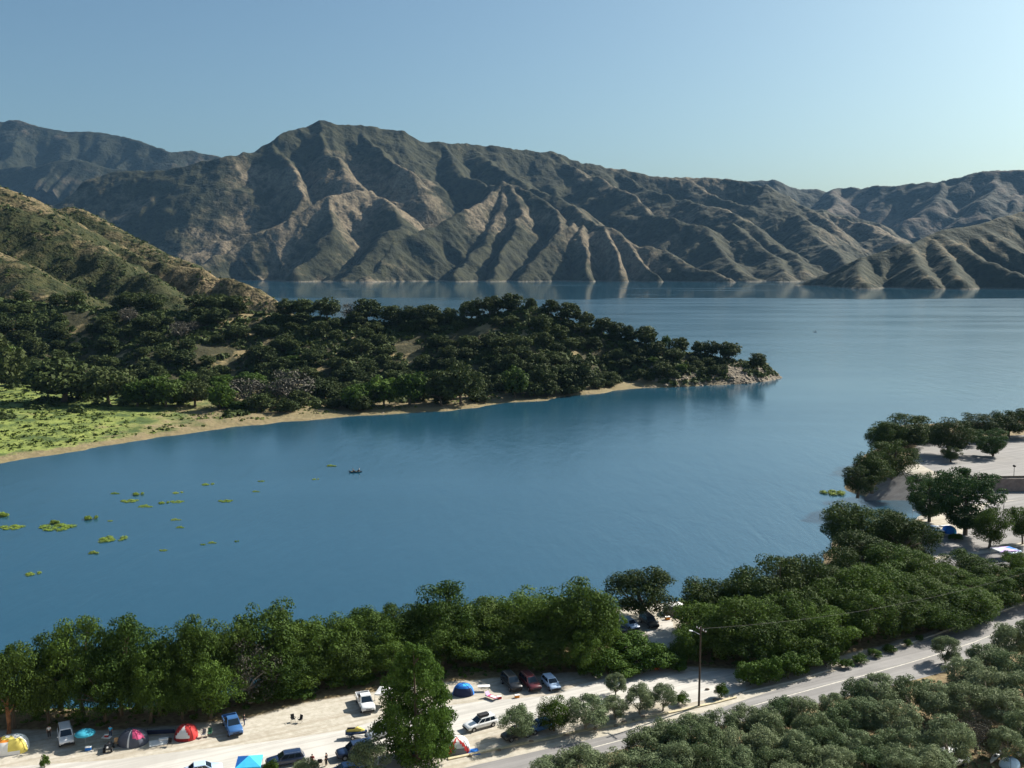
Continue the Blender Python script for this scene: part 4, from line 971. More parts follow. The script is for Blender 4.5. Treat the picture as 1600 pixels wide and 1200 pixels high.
CARS = {  # L, W, H, shoulder, cabin base rear/front, roof rear/front, front height share
    'suv': (4.7, 1.85, 1.78, 1.05, -.485, .24, -.44, .09, .86), 'wagon': (4.75, 1.80, 1.50, .95, -.475, .20, -.40, .04, .78), 'sedan': (4.6, 1.78, 1.44, .92, -.38, .22, -.24, .05, .78),
    'hatch': (4.1, 1.72, 1.48, .93, -.48, .24, -.40, .08, .80), 'van': (5.4, 2.0, 2.25, 1.15, -.495, .40, -.48, .28, .85), 'pickup': (5.5, 1.95, 1.85, 1.12, -.13, .24, -.09, .10, .90)}
def car(kind, loc, yaw, pm, label, cat='car', name='parked_car', group=None, roofbox=False):
    L, W, H, S, rb, fb, rt, ft, fz = CARS[kind]; w = W / 2
    t = thing(name, loc, yaw, label, cat, group)
    zb = .30 if kind not in ('pickup', 'suv') else .38
    def ring(x, zt, ww, z0=zb):
        return [(x, -ww * .90, z0), (x, -ww, z0 + .16), (x, -ww, zt - .20), (x, -ww * .97, zt - .07), (x, -ww * .86, zt), (x, 0, zt + .03), (x, ww * .86, zt), (x, ww * .97, zt - .07), (x, ww, zt - .20), (x, ww, z0 + .16), (x, ww * .90, z0)]
    m = MB(); rear = -L / 2
    if kind == 'pickup':
        xs_ = [(-L / 2, .95, .96), (-L / 2 + .1, 1.02, 1.0)]
        m.loft([ring(-L * .135, S, w), ring(0, S, w), ring(fb * L, S, w), ring(L * .40, S * .95, w), ring(L * .48, S * .90, w * .96), ring(L / 2, S * .82, w * .88, zb + .1)])
    else:
        m.loft([ring(rear, S * .86, w * .88, zb + .1), ring(rear + .08, S * .95, w * .96), ring(rear + .35, S, w), ring(0, S, w), ring(fb * L, S, w), ring(L * .38, S * (fz + .08), w), ring(L * .47, S * fz, w * .96), ring(L / 2, S * fz * .86, w * .86, zb + .1)])
    body = m.build("body", pm, t, True)
    # cabin
    bw, tw = w * .90, w * .74
    B = [Vector((rb * L, -bw, S - .03)), Vector((fb * L, -bw, S - .03)), Vector((fb * L, bw, S - .03)), Vector((rb * L, bw, S - .03))]
    T = [Vector((rt * L, -tw, H - .04)), Vector((ft * L, -tw, H - .04)), Vector((ft * L, tw, H - .04)), Vector((rt * L, tw, H - .04))]
    cmb = MB(); cmb.loft([B, T]); cb = cmb.build("cabin", pm, t)
    rf = MB(); C_ = [v * 1 for v in T]
    rf.loft([[v + Vector((0, 0, 0)) for v in T], [Vector((v.x * .98 + (rt + ft) / 2 * L * .02, v.y * .93, H)) for v in T]]); rf.build("roof", pm, t)
    MB().panel((B[1], B[2], T[2], T[1]), .014, (.06, .08, .94, .92)).build("windscreen", M_glass, t)
    MB().panel((B[3], B[0], T[0], T[3]), .014, (.08, .12, .92, .9)).build("rear_window", M_glass, t)
    for a_, b_, c_, d_ in ((B[0], B[1], T[1], T[0]), (B[2], B[3], T[3], T[2])):
        flip = a_.y > 0
        for k in range(2 if kind in ('pickup', 'hatch', 'van') else 3):
            n_ = 2 if kind in ('pickup', 'hatch', 'van') else 3
            u0, u1 = .06 + k * .88 / n_, .06 + (k + 1) * .88 / n_ - .035
            MB().panel((a_, b_, c_, d_), .012, (u0, .12, u1, .90)).build("side_window", M_glass, t)
    if kind == 'pickup':
        bd = MB(); x0, x1 = -L / 2 + .05, -L * .135
        for sy in (-1, 1): bd.box(((x0 + x1) / 2, sy * (w - .05), .78), (x1 - x0, .1, .72), bev=.02)
        bd.box((x0 + .04, 0, .78), (.08, W - .1, .72), bev=.02); bd.build("cargo_bed", pm, t)
        MB().box(((x0 + x1) / 2, 0, .62), (x1 - x0 - .1, W - .22, .3)).build("bed_floor", M_dark, t)
    r = .36 if kind in ('pickup', 'suv', 'van') else .31
    for sx_ in (-L * .31, L * .32):
        for sy in (-1, 1):
            MB().tube((sx_, sy * (w - .12), r + .03), (sx_, sy * (w + .004), r + .03), r * 1.17, n=20).build("wheel_arch", M_dark, t)
            wh = MB(); wh.tube((sx_, sy * (w - .2), r), (sx_, sy * (w + .02), r), r, n=20); wo_ = wh.build("wheel", M_tyre, t)
            MB().tube((sx_, sy * (w + .005), r), (sx_, sy * (w + .03), r), r * .62, n=14).build("rim", M_rim, wo_)
    MB().box((L / 2 - .03, 0, zb + .12), (.14, W * .84, .22), bev=.04).build("bumper", M_dark, t); MB().box((-L / 2 + .03, 0, zb + .12), (.14, W * .86, .22), bev=.04).build("bumper", M_dark, t)
    MB().box((L / 2 - .035, 0, S * fz * .72), (.08, W * .42, .13), bev=.02).build("grille", M_dark, t)
    zl = S * fz * .76
    for sy in (-1, 1):
        MB().box((L / 2 - .07, sy * w * .66, zl), (.12, w * .30, .14), bev=.03).build("headlight", M_lamp, t)
        MB().box((-L / 2 + .05, sy * w * .74, S * .78), (.09, w * .2, .18), bev=.02).build("tail_light", M_tail, t)
        MB().box((fb * L - .22, sy * (w + .08), S + .02), (.10, .16, .13), bev=.03).build("side_mirror", pm, t)
    if roofbox:
        rbx = MB(); rbx.box((-.35, .12, H + .24), (1.55, .85, .34), bev=.11); rbx.build("roof_box", M_dark, t)
    if kind in ('suv', 'wagon'):
        for sy in (-1, 1): MB().path([(rt * L * .9, sy * tw * .85, H), (rt * L * .8, sy * tw * .85, H + .07), (ft * L * .2, sy * tw * .85, H + .07), (ft * L * .6, sy * tw * .85, H)], [.018] * 4, 5).build("roof_rail", M_steel, t)
    return t
def from_px(rear, front, z=G0):
    a = Vector(at_z(*rear, z)); b = Vector(at_z(*front, z)); c = (a + b) / 2; d = b - a
    return (c.x, c.y, z), math.atan2(d.y, d.x)
def V_(kind, rear, front, pm, label, z=G0 + .012, **k):
    l, y = from_px(rear, front, z); return car(kind, l, y, pm, label, **k)

V_('suv', (101, 1146), (105, 1168), P_white, 'white off-roader with blue tinted windscreen parked left of the turquoise umbrella', name='parked_car')
V_('pickup', (357, 1126), (370, 1154), P_blue, 'blue pickup truck facing the camp road beside the red tent', cat='pickup truck', name='pickup_truck')
V_('pickup', (564, 1088), (578, 1120), P_white, 'white pickup truck with dark windscreen parked at the edge of the grove', cat='pickup truck', name='pickup_truck')
V_('wagon', (779, 1128), (722, 1144), P_white, 'white station wagon carrying an open black roof box', name='parked_car', roofbox=True)
V_('hatch', (852, 1064), (870, 1082), P_pale, 'pale blue and white compact car at the edge of the gravel road', name='parked_car')
V_('suv', (818, 1064), (838, 1082), P_maroon, 'dark maroon off-roader in the tree shade left of the pale car', name='parked_car')
V_('wagon', (476, 1188), (416, 1198), P_navy, 'dark blue estate car at the bottom edge below the two camp chairs', name='parked_car')
V_('suv', (588, 1174), (521, 1187), P_navy, 'navy off-roader half hidden by the olive below the poplar', name='parked_car')
V_('hatch', (618, 1143), (572, 1158), P_silver, 'silver car in the shadow left of the poplar trunk', name='parked_car')
V_('hatch', (866, 1134), (820, 1148), P_blue, 'blue hatchback parked under the trees by the kerb', name='parked_car')
V_('hatch', (828, 1146), (786, 1158), P_black, 'black car with bright roof under the small tree near the kerb', name='parked_car')
V_('hatch', (975, 974), (994, 986), P_pale, 'pale car in deep shade under the lone oak', name='parked_car')
V_('sedan', (300, 1212), (336, 1206), P_pale, 'pale blue saloon whose roof just shows at the bottom edge', name='parked_car')
V_('van', (1455, 1204), (1508, 1190), P_white, 'white van behind the lowest olives with a light blue window', cat='van', name='parked_van')
V_('suv', (1448, 806), (1466, 801), P_white, 'white off-roader at the upper camp near the inlet', name='parked_car')
V_('sedan', (1572, 872), (1594, 862), P_pale, 'pale blue car in shade on the upper camp loop', name='parked_car')
V_('sedan', (562, 1207), (516, 1216), P_blue, 'bright blue car at the bottom edge below the navy off-roader', name='parked_car')

# ---- tents
def dome(name, loc, yaw, a, b, h, label, panels, sq=.6, door=None, pole=M_dark, cat='tent', group=None):
    """panels: list of (material, test(theta, t)); the first that is true takes the face"""
    t = thing(name, loc, yaw, label, cat, group)
    nt_, nr = 48, 14; buckets = [MB() for _ in panels]; P = {}
    def pt(i, j):
        th = 2 * math.pi * i / nt_; s = j / nr
        c_, s_ = math.cos(th), math.sin(th); k = 1 / (abs(c_) ** (2 / sq) + abs(s_) ** (2 / sq)) ** (sq / 2)
        rr_ = math.cos(s * math.pi / 2) ** .82; z = h * math.sin(s * math.pi / 2) ** .95
        crease = 1 + .05 * math.cos(4 * th) * math.sin(s * math.pi) * -1
        return (a * c_ * k * rr_ * crease, b * s_ * k * rr_ * crease, z + .02)
    for j in range(nr):
        for i in range(nt_):
            th = 2 * math.pi * (i + .5) / nt_; s = (j + .5) / nr
            for q, (mt, fn) in enumerate(panels):
                if fn(th, s):
                    P4 = [pt(i, j), pt(i + 1, j), pt(i + 1, j + 1), pt(i, j + 1)]
                    if j == nr - 1: P4 = P4[:3]
                    buckets[q].poly(P4); break
    for (mt, _), B_ in zip(panels, buckets):
        if len(B_.bm.faces):
            bmesh.ops.remove_doubles(B_.bm, verts=B_.bm.verts, dist=.001); B_.build("fly_panel", mt, t, True)
    for k in (0, 1):
        th0 = math.pi / 4 + k * math.pi / 2; pts_ = []
        for j in range(0, 21):
            s = j / 10; i = (th0 if s <= 1 else th0 + math.pi) / (2 * math.pi) * nt_; s = s if s <= 1 else 2 - s
            p_ = pt(i, s * nr * .999); pts_.append((p_[0] * 1.015, p_[1] * 1.015, p_[2] * 1.012 + .01))
        MB().path(pts_, [.018] * len(pts_), 5).build("tent_pole", pole, t)
    if door:
        dm, ang, wd = door
        D = MB(); ths = [ang + wd * (u / 6 - .5) for u in range(7)]
        rows_ = []
        for j in range(0, 9):
            s = j / 8 * .62; w_ = math.sqrt(max(0, 1 - (j / 8) ** 2)) if j < 8 else 0.02
            rows_.append([Vector(pt((ang + (th - ang) * max(w_, .05)) / (2 * math.pi) * nt_, s * nr)) * 1.012 for th in ths])
        for r0_, r1_ in zip(rows_[:-1], rows_[1:]):
            for k in range(6): D.poly([r0_[k], r0_[k + 1], r1_[k + 1], r1_[k]])
        bmesh.ops.remove_doubles(D.bm, verts=D.bm.verts, dist=.001); D.build("door", dm, t)
    return t
def deg(th): return math.degrees(th) % 360
yes = lambda th, s: True
dome("dome_tent", at_z(18, 1172, G0), R(20), 2.1, 1.6, 2.0, 'cream dome tent with a broad yellow arch at the left frame edge',
     [(F_orange, lambda th, s: 150 < deg(th) < 262 and .56 < s < .70), (F_yellow, lambda th, s: (262 <= deg(th) < 300 and s > .12) or (150 < deg(th) < 262 and .70 < s < .86) or (300 <= deg(th) < 330 and s < .75)), (F_white, yes)])
dome("dome_tent", at_z(208, 1160, G0), R(-6), 1.95, 1.7, 1.8, 'slate tent with a pink top panel left of the white tarp',
     [(F_pink, lambda th, s: (296 < deg(th) < 350) and s > .42 - .002 * (deg(th) - 296)), (F_grey, lambda th, s: 268 < deg(th) < 276 or 312 < deg(th) < 318), (F_slate, yes)], sq=.9)
dome("dome_tent", at_z(291, 1152, G0), R(4), 1.5, 1.4, 1.75, 'red dome tent with a pale triangular door panel',
     [(F_grey, lambda th, s: abs(deg(th) - 262) < 44 * (1 - s * 1.05) + 2 and s > .12), (F_white, lambda th, s: 312 < deg(th) < 318), (F_red, lambda th, s: s > .45 or deg(th) > 290 or deg(th) < 160), (F_maroon, yes)], sq=.85)  # maroon paints shade into the red cloth, low on the left camera-facing side
dome("dome_tent", at_z(724, 1084, G0), R(0), 1.6, 1.3, 1.55, 'bright blue round tent with open dark front by the grove',
     [(F_navy, lambda th, s: 205 < deg(th) < 335 and s < .52), (F_sky, lambda th, s: 268 < deg(th) < 340 and s > .72), (F_blue, yes)], sq=1.0)
dome("dome_tent", at_z(713, 1172, G0), R(10), 1.8, 1.5, 1.8, 'grey dome tent with two red crossing stripes and white roof',
     [(F_red, lambda th, s: abs(deg(th) - (232 + 32 * s)) < 9 or abs(deg(th) - (318 - 40 * s)) < 8), (F_white, lambda th, s: s > .62 or deg(th) < 90 or deg(th) > 330), (F_dgrey, lambda th, s: s < .30 and deg(th) > 180), (F_grey, yes)], sq=.8)
tp = MB(); tp.box((0, 0, .03), (2.6, 1.7, .05), bev=.02); o = tp.build("tarp", F_blue); o.location = (*at_z(733, 1176, G0)[:2], G0); o.rotation_euler = (0, 0, R(15)); setp(o, 'blue ground sheet sticking out beside the grey and red tent', 'tarp')
dome("dome_tent", at_z(1483, 832, G0), R(0), 1.6, 1.5, 1.6, 'small deep blue dome tent at the upper camp', [(F_sky, lambda th, s: abs(deg(th) - 300) < 6), (F_blue, yes)], sq=.9)
dome("dome_tent", at_z(1054, 958, G0), R(0), 2.3, 1.8, 2.0, 'white domed tent on the small point beside the lake', [(F_dgrey, lambda th, s: 200 < deg(th) < 300 and s < .6), (F_white, yes)], sq=.9)

# ---- canopies and umbrella
def canopy(loc, yaw, a, b, h, mats, label, hp=.75):
    t = thing("canopy_tent", loc, yaw, label, 'canopy')
    c4 = [(-a, -b, h), (a, -b, h), (a, b, h), (-a, b, h)]; top = (0, 0, h + hp)
    for k in range(4):
        m = MB(); p, q = c4[k], c4[(k + 1) % 4]; md = tuple((p[i] + q[i]) / 2 * (.97 if i < 2 else 1) for i in range(3)); mc = tuple((p[i] + top[i]) / 2 for i in range(2)); 
        m.poly([p, q, top]); m.poly([(p[0], p[1], h - .22), (q[0], q[1], h - .22), q, p]); m.build("roof_panel", mats[k % len(mats)], t)
    for p in c4: MB().tube((p[0] * .97, p[1] * .97, 0), (p[0] * .97, p[1] * .97, h), .025, n=6).build("leg", M_steel, t)
    fr = MB()
    for p in c4: fr.tube((p[0] * .97, p[1] * .97, h - .03), (0, 0, h + hp - .05), .015, n=5)
    fr.build("frame", M_steel, t); return t
canopy(at_z(390, 1215, G0), R(8), 1.5, 1.5, 2.1, [F_sky, F_turq, F_blue, F_blue], 'two tone blue pop-up canopy at the bottom edge')
canopy(at_z(604, 1100, G0), R(-10), 1.35, 1.3, 2.0, [F_white, F_white, F_white, F_grey], 'white pop-up canopy between the white pickup and the poplar', .4)
canopy(at_z(1441, 812, G0), R(5), 1.8, 1.6, 2.1, [F_white], 'small white canopy at the water end of the upper camp', .5)
canopy(at_z(1569, 872, G0), R(12), 2.3, 1.6, 2.0, [F_lilac, F_blue, F_lilac, F_grey], 'lilac grey awning in the shade of the upper camp loop', .3)
t = thing("beach_umbrella", at_z(134, 1166, G0), 0, 'turquoise umbrella over camp gear beside the white off-roader', 'umbrella')
m = MB(); n = 16
rings = [[(math.cos(2 * math.pi * k / n) * r_, math.sin(2 * math.pi * k / n) * r_, z_ - (.05 if k % 2 else 0) * (r_ / 1.3)) for k in range(n)] for r_, z_ in ((1.30, 1.75), (1.1, 1.95), (.7, 2.15), (.06, 2.28))]
m.loft(rings); m.build("canopy", F_turq, t, True); MB().tube((0, 0, 0), (0, 0, 2.4), .022).build("pole", M_steel, t)
rb_ = MB()
for k in range(8):
    an = 2 * math.pi * k / 8; rb_.tube((0, 0, 1.9), (math.cos(an) * .8, math.sin(an) * .8, 2.05), .01, n=4)
rb_.build("ribs", M_steel, t)

# ---- camp furniture
def camp_chair(loc, yaw, m_, label, group=None):
    t = thing("camp_chair", loc, yaw, label, 'chair', group)
    MB().box((0, 0, .45), (.52, .50, .03), bev=.01).build("seat", m_, t)
    MB().box((-.27, 0, .74), (.03, .50, .58), rot=Matrix.Rotation(R(-14), 4, 'Y'), bev=.01).build("backrest", m_, t)
    for sx_ in (-1, 1):
        for sy in (-1, 1): MB().tube((sx_ * .27, sy * .29, 0), (-sx_ * .20, sy * .26, .47 if sx_ > 0 else .62), .013, n=5).build("leg", M_dark, t)
    for sy in (-1, 1): MB().box((0, sy * .30, .62), (.5, .06, .02)).build("armrest", m_, t)
    return t
def table(loc, yaw, L_, W_, top, label, cloth=None):
    t = thing("folding_table", loc, yaw, label, 'table')
    MB().box((0, 0, .73), (L_, W_, .04), bev=.01).build("tabletop", top, t)
    for sx_ in (-1, 1):
        for sy in (-1, 1): MB().tube((sx_ * L_ * .40, sy * W_ * .42, 0), (sx_ * L_ * .44, sy * W_ * .38, .72), .015, n=5).build("leg", M_steel, t)
    return t
def cooler(loc, yaw, m_, label, s=1.0, z=0.0):
    t = thing("cooler", (loc[0], loc[1], loc[2] + z), yaw, label, 'cooler')
    MB().box((0, 0, .19 * s), (.66 * s, .38 * s, .36 * s), bev=.04).build("body", m_, t)
    MB().box((0, 0, .40 * s), (.69 * s, .41 * s, .07 * s), bev=.02).build("lid", F_white, t)
    MB().path([(-.36 * s, -.1, .25 * s), (-.40 * s, -.1, .32 * s), (-.40 * s, .1, .32 * s), (-.36 * s, .1, .25 * s)], [.012] * 4, 5).build("handle", M_dark, t)
    return t
table(at_z(756, 1079, G0), R(4), 1.8, .75, F_white, 'long white folding table right of the bright blue tent')
table(at_z(167, 1160, G0), R(-6), 1.2, .7, F_white, 'white folding table crowded with gear under the grove edge')
cooler(at_z(167, 1160, G0), 0, F_maroon, 'dark red cool box standing on the crowded white table', .8, .755)
cooler(at_z(138, 1172, G0), R(10), F_blue, 'blue and white cool box under the turquoise umbrella', 1.1)
cooler(at_z(1026, 1046, G0), 0, F_red, 'red cool box beside the person in the blue shirt', 1.1)
cooler(at_z(808, 1090, G0), R(20), F_orange, 'salmon coloured cool box in front of the maroon off-roader', 1.0)
cooler(at_z(780, 1092, G0), R(20), F_red, 'red cool box at the foot of the draped lounger', 1.0)
cooler(at_z(1043, 968, G0), R(5), F_orange, 'orange box right of its twin near the white point tent', 1.3); cooler(at_z(1025, 975, G0), R(5), F_orange, 'orange box in the shade left of its twin at the side road', 1.3)
camp_chair(at_z(458, 1128, G0), R(-60), F_black, 'black folding chair with high back alone on the sand')
camp_chair(at_z(469, 1129, G0), R(-120), F_black, 'lower black folding chair facing the high backed one on the sand')
camp_chair(at_z(182, 1166, G0), R(-70), M_tan, 'tan wooden framed chair between table and slate tent')
camp_chair(at_z(318, 1152, G0), R(-100), F_dgrey, 'dark folding chair right of the red tent')
camp_chair(at_z(328, 1150, G0), R(-80), F_green, 'green folding chair near the left side of the blue pickup')
camp_chair(at_z(500, 1196, G0), R(100), F_black, 'black chair beside the dark blue estate car')
camp_chair(at_z(612, 1106, G0), R(-90), F_lilac, 'lilac chair in the shade of the white canopy')
camp_chair(at_z(265, 1166, G0), R(-90), F_black, 'black chair on the white tarp between two tents')
wt = MB(); wt.box((0, 0, .03), (2.7, 1.7, .05), bev=.02); wt.box((.5, .5, .16), (1.3, .5, .26), bev=.1); o = wt.build("tarp", F_white); o.location = (*at_z(250, 1160, G0)[:2], G0); o.rotation_euler = (0, 0, R(22)); setp(o, 'crumpled white tarp spread between slate tent and red tent', 'tarp')
nv = MB(); nv.box((0, 0, .5), (3.6, .06, 1.0), rot=Matrix.Rotation(R(35), 4, 'X')); nv.tube((-1.8, .3, 0), (-1.8, .3, .95), .02); nv.tube((1.8, .3, 0), (1.8, .3, .95), .02)
o = nv.build("wind_screen", F_navy); o.location = (*at_z(252, 1149, G0)[:2], G0); o.rotation_euler = (0, 0, R(6)); setp(o, 'dark navy sloping sun shade behind the white tarp', 'sun shade')
# draped lounger
t = thing("sun_lounger", at_z(768, 1092, G0), R(-40), 'sun lounger draped with pink, white and lilac towels', 'sun lounger')
MB().box((0, 0, .36), (2.0, .7, .06), bev=.02).build("frame", M_steel, t); MB().box((.2, 0, .42), (1.5, .78, .05), bev=.02).build("towel", F_pink, t); MB().box((.35, 0, .455), (1.0, .5, .03), bev=.01).build("towel", F_white, t)
MB().box((-.8, 0, .62), (.06, .7, .6), rot=Matrix.Rotation(R(-40), 4, 'Y'), bev=.02).build("backrest", F_lilac, t)
for sx_ in (-.8, .8):
    for sy in (-.3, .3): MB().tube((sx_, sy, 0), (sx_, sy, .35), .02, n=6).build("leg", M_steel, t)
# quad bike
def quad(loc, yaw, label):
    t = thing("quad_bike", loc, yaw, label, 'quad bike')
    m = MB(); m.loft([[(x, -w_, z0), (x, -w_, z1), (x, w_, z1), (x, w_, z0)] for x, w_, z0, z1 in ((-.85, .3, .5, .72), (-.3, .2, .4, .72), (.1, .2, .4, .80), (.5, .32, .42, .86), (.9, .22, .45, .66))]); m.build("body", P_black, t)
    MB().box((-.25, 0, .84), (.75, .3, .14), bev=.05).build("saddle", F_black, t)
    for sx_ in (-.6, .62):
        for sy in (-1, 1):
            w_ = MB().tube((sx_, sy * .36, .30), (sx_, sy * .58, .30), .30, n=16).build("wheel", M_tyre, t); MB().tube((sx_, sy * .56, .30), (sx_, sy * .60, .30), .15, n=10).build("rim", M_rim, w_)
    MB().path([(.35, -.42, 1.08), (.45, -.2, 1.05), (.48, 0, 1.0), (.45, .2, 1.05), (.35, .42, 1.08)], [.02] * 5, 6).build("handlebar", M_chrome, t)
    MB().tube((.88, 0, .78), (.96, 0, .78), .12, n=12).build("headlight", M_lamp, t)
    return t
quad(at_z(170, 1172, G0), R(-78), 'black quad bike with round white headlight in front of the white table')
# jet ski on trailer
t = thing("boat_trailer", at_z(556, 1152, G0), R(8), 'low two wheeled trailer carrying the yellow jet ski', 'trailer')
f_ = MB()
for sy in (-.45, .45): f_.tube((-1.3, sy, .42), (1.2, sy, .42), .04, n=6)
f_.tube((1.2, -.45, .42), (2.1, 0, .42), .04, n=6); f_.tube((1.2, .45, .42), (2.1, 0, .42), .04, n=6); f_.tube((-.4, -.75, .32), (-.4, .75, .32), .04, n=6); f_.build("frame", M_steel, t)
for sy in (-1, 1):
    w_ = MB().tube((-.4, sy * .66, .28), (-.4, sy * .84, .28), .28, n=16).build("wheel", M_tyre, t); MB().tube((-.4, sy * .82, .28), (-.4, sy * .86, .28), .13, n=10).build("rim", M_rim, w_)
t = thing("jet_ski", (*at_z(556, 1152, G0)[:2], G0 + .46), R(8), 'yellow jet ski with dark hull resting on a trailer', 'jet ski')
m = MB(); m.loft([[(x, -w_, .38), (x, -w_ * .8, .1), (x, 0, 0), (x, w_ * .8, .1), (x, w_, .38), (x, w_ * .8, .46), (x, -w_ * .8, .46)] for x, w_ in ((-1.35, .5), (-.6, .56), (.4, .54), (1.0, .38), (1.5, .06))]); m.build("hull", P_navy, t)
m = MB(); m.loft([[(x, -w_, .44), (x, -w_ * .7, h_), (x, w_ * .7, h_), (x, w_, .44)] for x, w_, h_ in ((-1.2, .2, .72), (-.3, .22, .80), (.2, .3, .95), (.7, .34, .80), (1.2, .12, .52))]); m.build("deck", F_yellow, t)
MB().box((-.55, 0, .84), (1.1, .34, .14), bev=.05).build("saddle", F_black, t); MB().path([(.25, -.35, 1.08), (.35, 0, 1.02), (.25, .35, 1.08)], [.02] * 3, 6).build("handlebar", M_dark, t)
# kayaks and boat of the corner camp
def kayak(loc, yaw, m_, L_, label, tilt=0.0, name="kayak", cat="kayak"):
    t = thing(name, loc, yaw, label, cat); t.rotation_euler = (tilt, 0, yaw)
    m = MB(); m.loft([[(x * L_, -w_, .26), (x * L_, -w_ * .7, .07), (x * L_, 0, 0), (x * L_, w_ * .7, .07), (x * L_, w_, .26), (x * L_, w_ * .6, .34), (x * L_, -w_ * .6, .34)] for x, w_ in ((-.5, .03), (-.4, .2), (-.2, .34), (.1, .36), (.35, .24), (.5, .03))]); m.build("hull", m_, t, True)
    MB().ell((-.05 * L_, 0, .335), (.42, .24, .03), 2).build("cockpit", M_dark, t); return t
kayak(at_z(1556, 1184, G0), R(48), P_white, 4.2, 'white kayak lying slanted under the grey olives at the corner'); kayak(at_z(1578, 1180, G0), R(52), F_orange, 3.8, 'tan orange kayak beside the white one at the corner')
kayak(at_z(1470, 823, G0), R(12), P_white, 5.0, 'white open boat parked on the sand of the upper camp', name='rowing_boat', cat='boat')
dome("dome_tent", at_z(1577, 1197, G0), R(30), 1.3, 1.1, 1.15, 'small light blue tent at the bottom right corner', [(F_white, lambda th, s: 80 < deg(th) < 150), (fab("ice_blue_fabric", (.35, .52, .72)), yes)], sq=.9)
ob = MB().ell((0, 0, .3), (.3, .3, .3), 3).build("beach_ball", F_white, None, True); ob.location = at_z(1592, 1182, G0); setp(ob, 'white ball lying right of the kayaks at the corner', 'ball')

# ---- people
def skin_mesh(name, nodes, edges, root, sub=1):
    me = bpy.data.meshes.new(name); keys = list(nodes); ix = {k: i for i, k in enumerate(keys)}
    me.from_pydata([nodes[k][0] for k in keys], [(ix[a], ix[b]) for a, b in edges], [])
    o = bpy.data.objects.new(name, me); COL.objects.link(o)
    sm = o.modifiers.new("skin", 'SKIN'); sm.use_smooth_shade = True
    for k in keys:
        v = me.skin_vertices[0].data[ix[k]]; r = nodes[k][1]; v.radius = r if isinstance(r, tuple) else (r, r); v.use_root = (k == root)
    ss = o.modifiers.new("sub", 'SUBSURF'); ss.levels = sub; ss.render_levels = sub
    dg = bpy.context.evaluated_depsgraph_get(); out = bpy.data.meshes.new_from_object(o.evaluated_get(dg)); out.name = name
    bpy.data.objects.remove(o); return out
def pose(kind):
    if kind == 'stand':
        J = dict(pel=(0, 0, .96), sp=(0, 0, 1.18), ch=(0, 0, 1.38), nk=(0, 0, 1.50), hd=(.015, 0, 1.63), ht=(.01, 0, 1.72))
        for s, n in ((1, 'l'), (-1, 'r')):
            J.update({n + 'sh': (0, .19 * s, 1.42), n + 'el': (-.02, .25 * s, 1.13), n + 'wr': (.08, .26 * s, .88), n + 'hi': (0, .10 * s, .92), n + 'kn': (.02, .12 * s, .50), n + 'an': (-.02, .13 * s, .09), n + 'to': (.15, .15 * s, .04)})
    else:
        J = dict(pel=(0, 0, .50), sp=(-.06, 0, .72), ch=(-.10, 0, .92), nk=(-.09, 0, 1.04), hd=(-.06, 0, 1.17), ht=(-.06, 0, 1.26))
        for s, n in ((1, 'l'), (-1, 'r')):
            J.update({n + 'sh': (-.09, .19 * s, .96), n + 'el': (.02, .27 * s, .72), n + 'wr': (.24, .20 * s, .66), n + 'hi': (.03, .10 * s, .48), n + 'kn': (.44, .14 * s, .50), n + 'an': (.40, .14 * s, .09), n + 'to': (.57, .15 * s, .04)})
    return J
RAD = dict(pel=(.13, .11), sp=(.13, .10), ch=(.16, .11), nk=.055, hd=(.085, .10), ht=.06, sh=.065, el=.045, wr=.028, hi=.095, kn=.06, an=.042, to=.035)
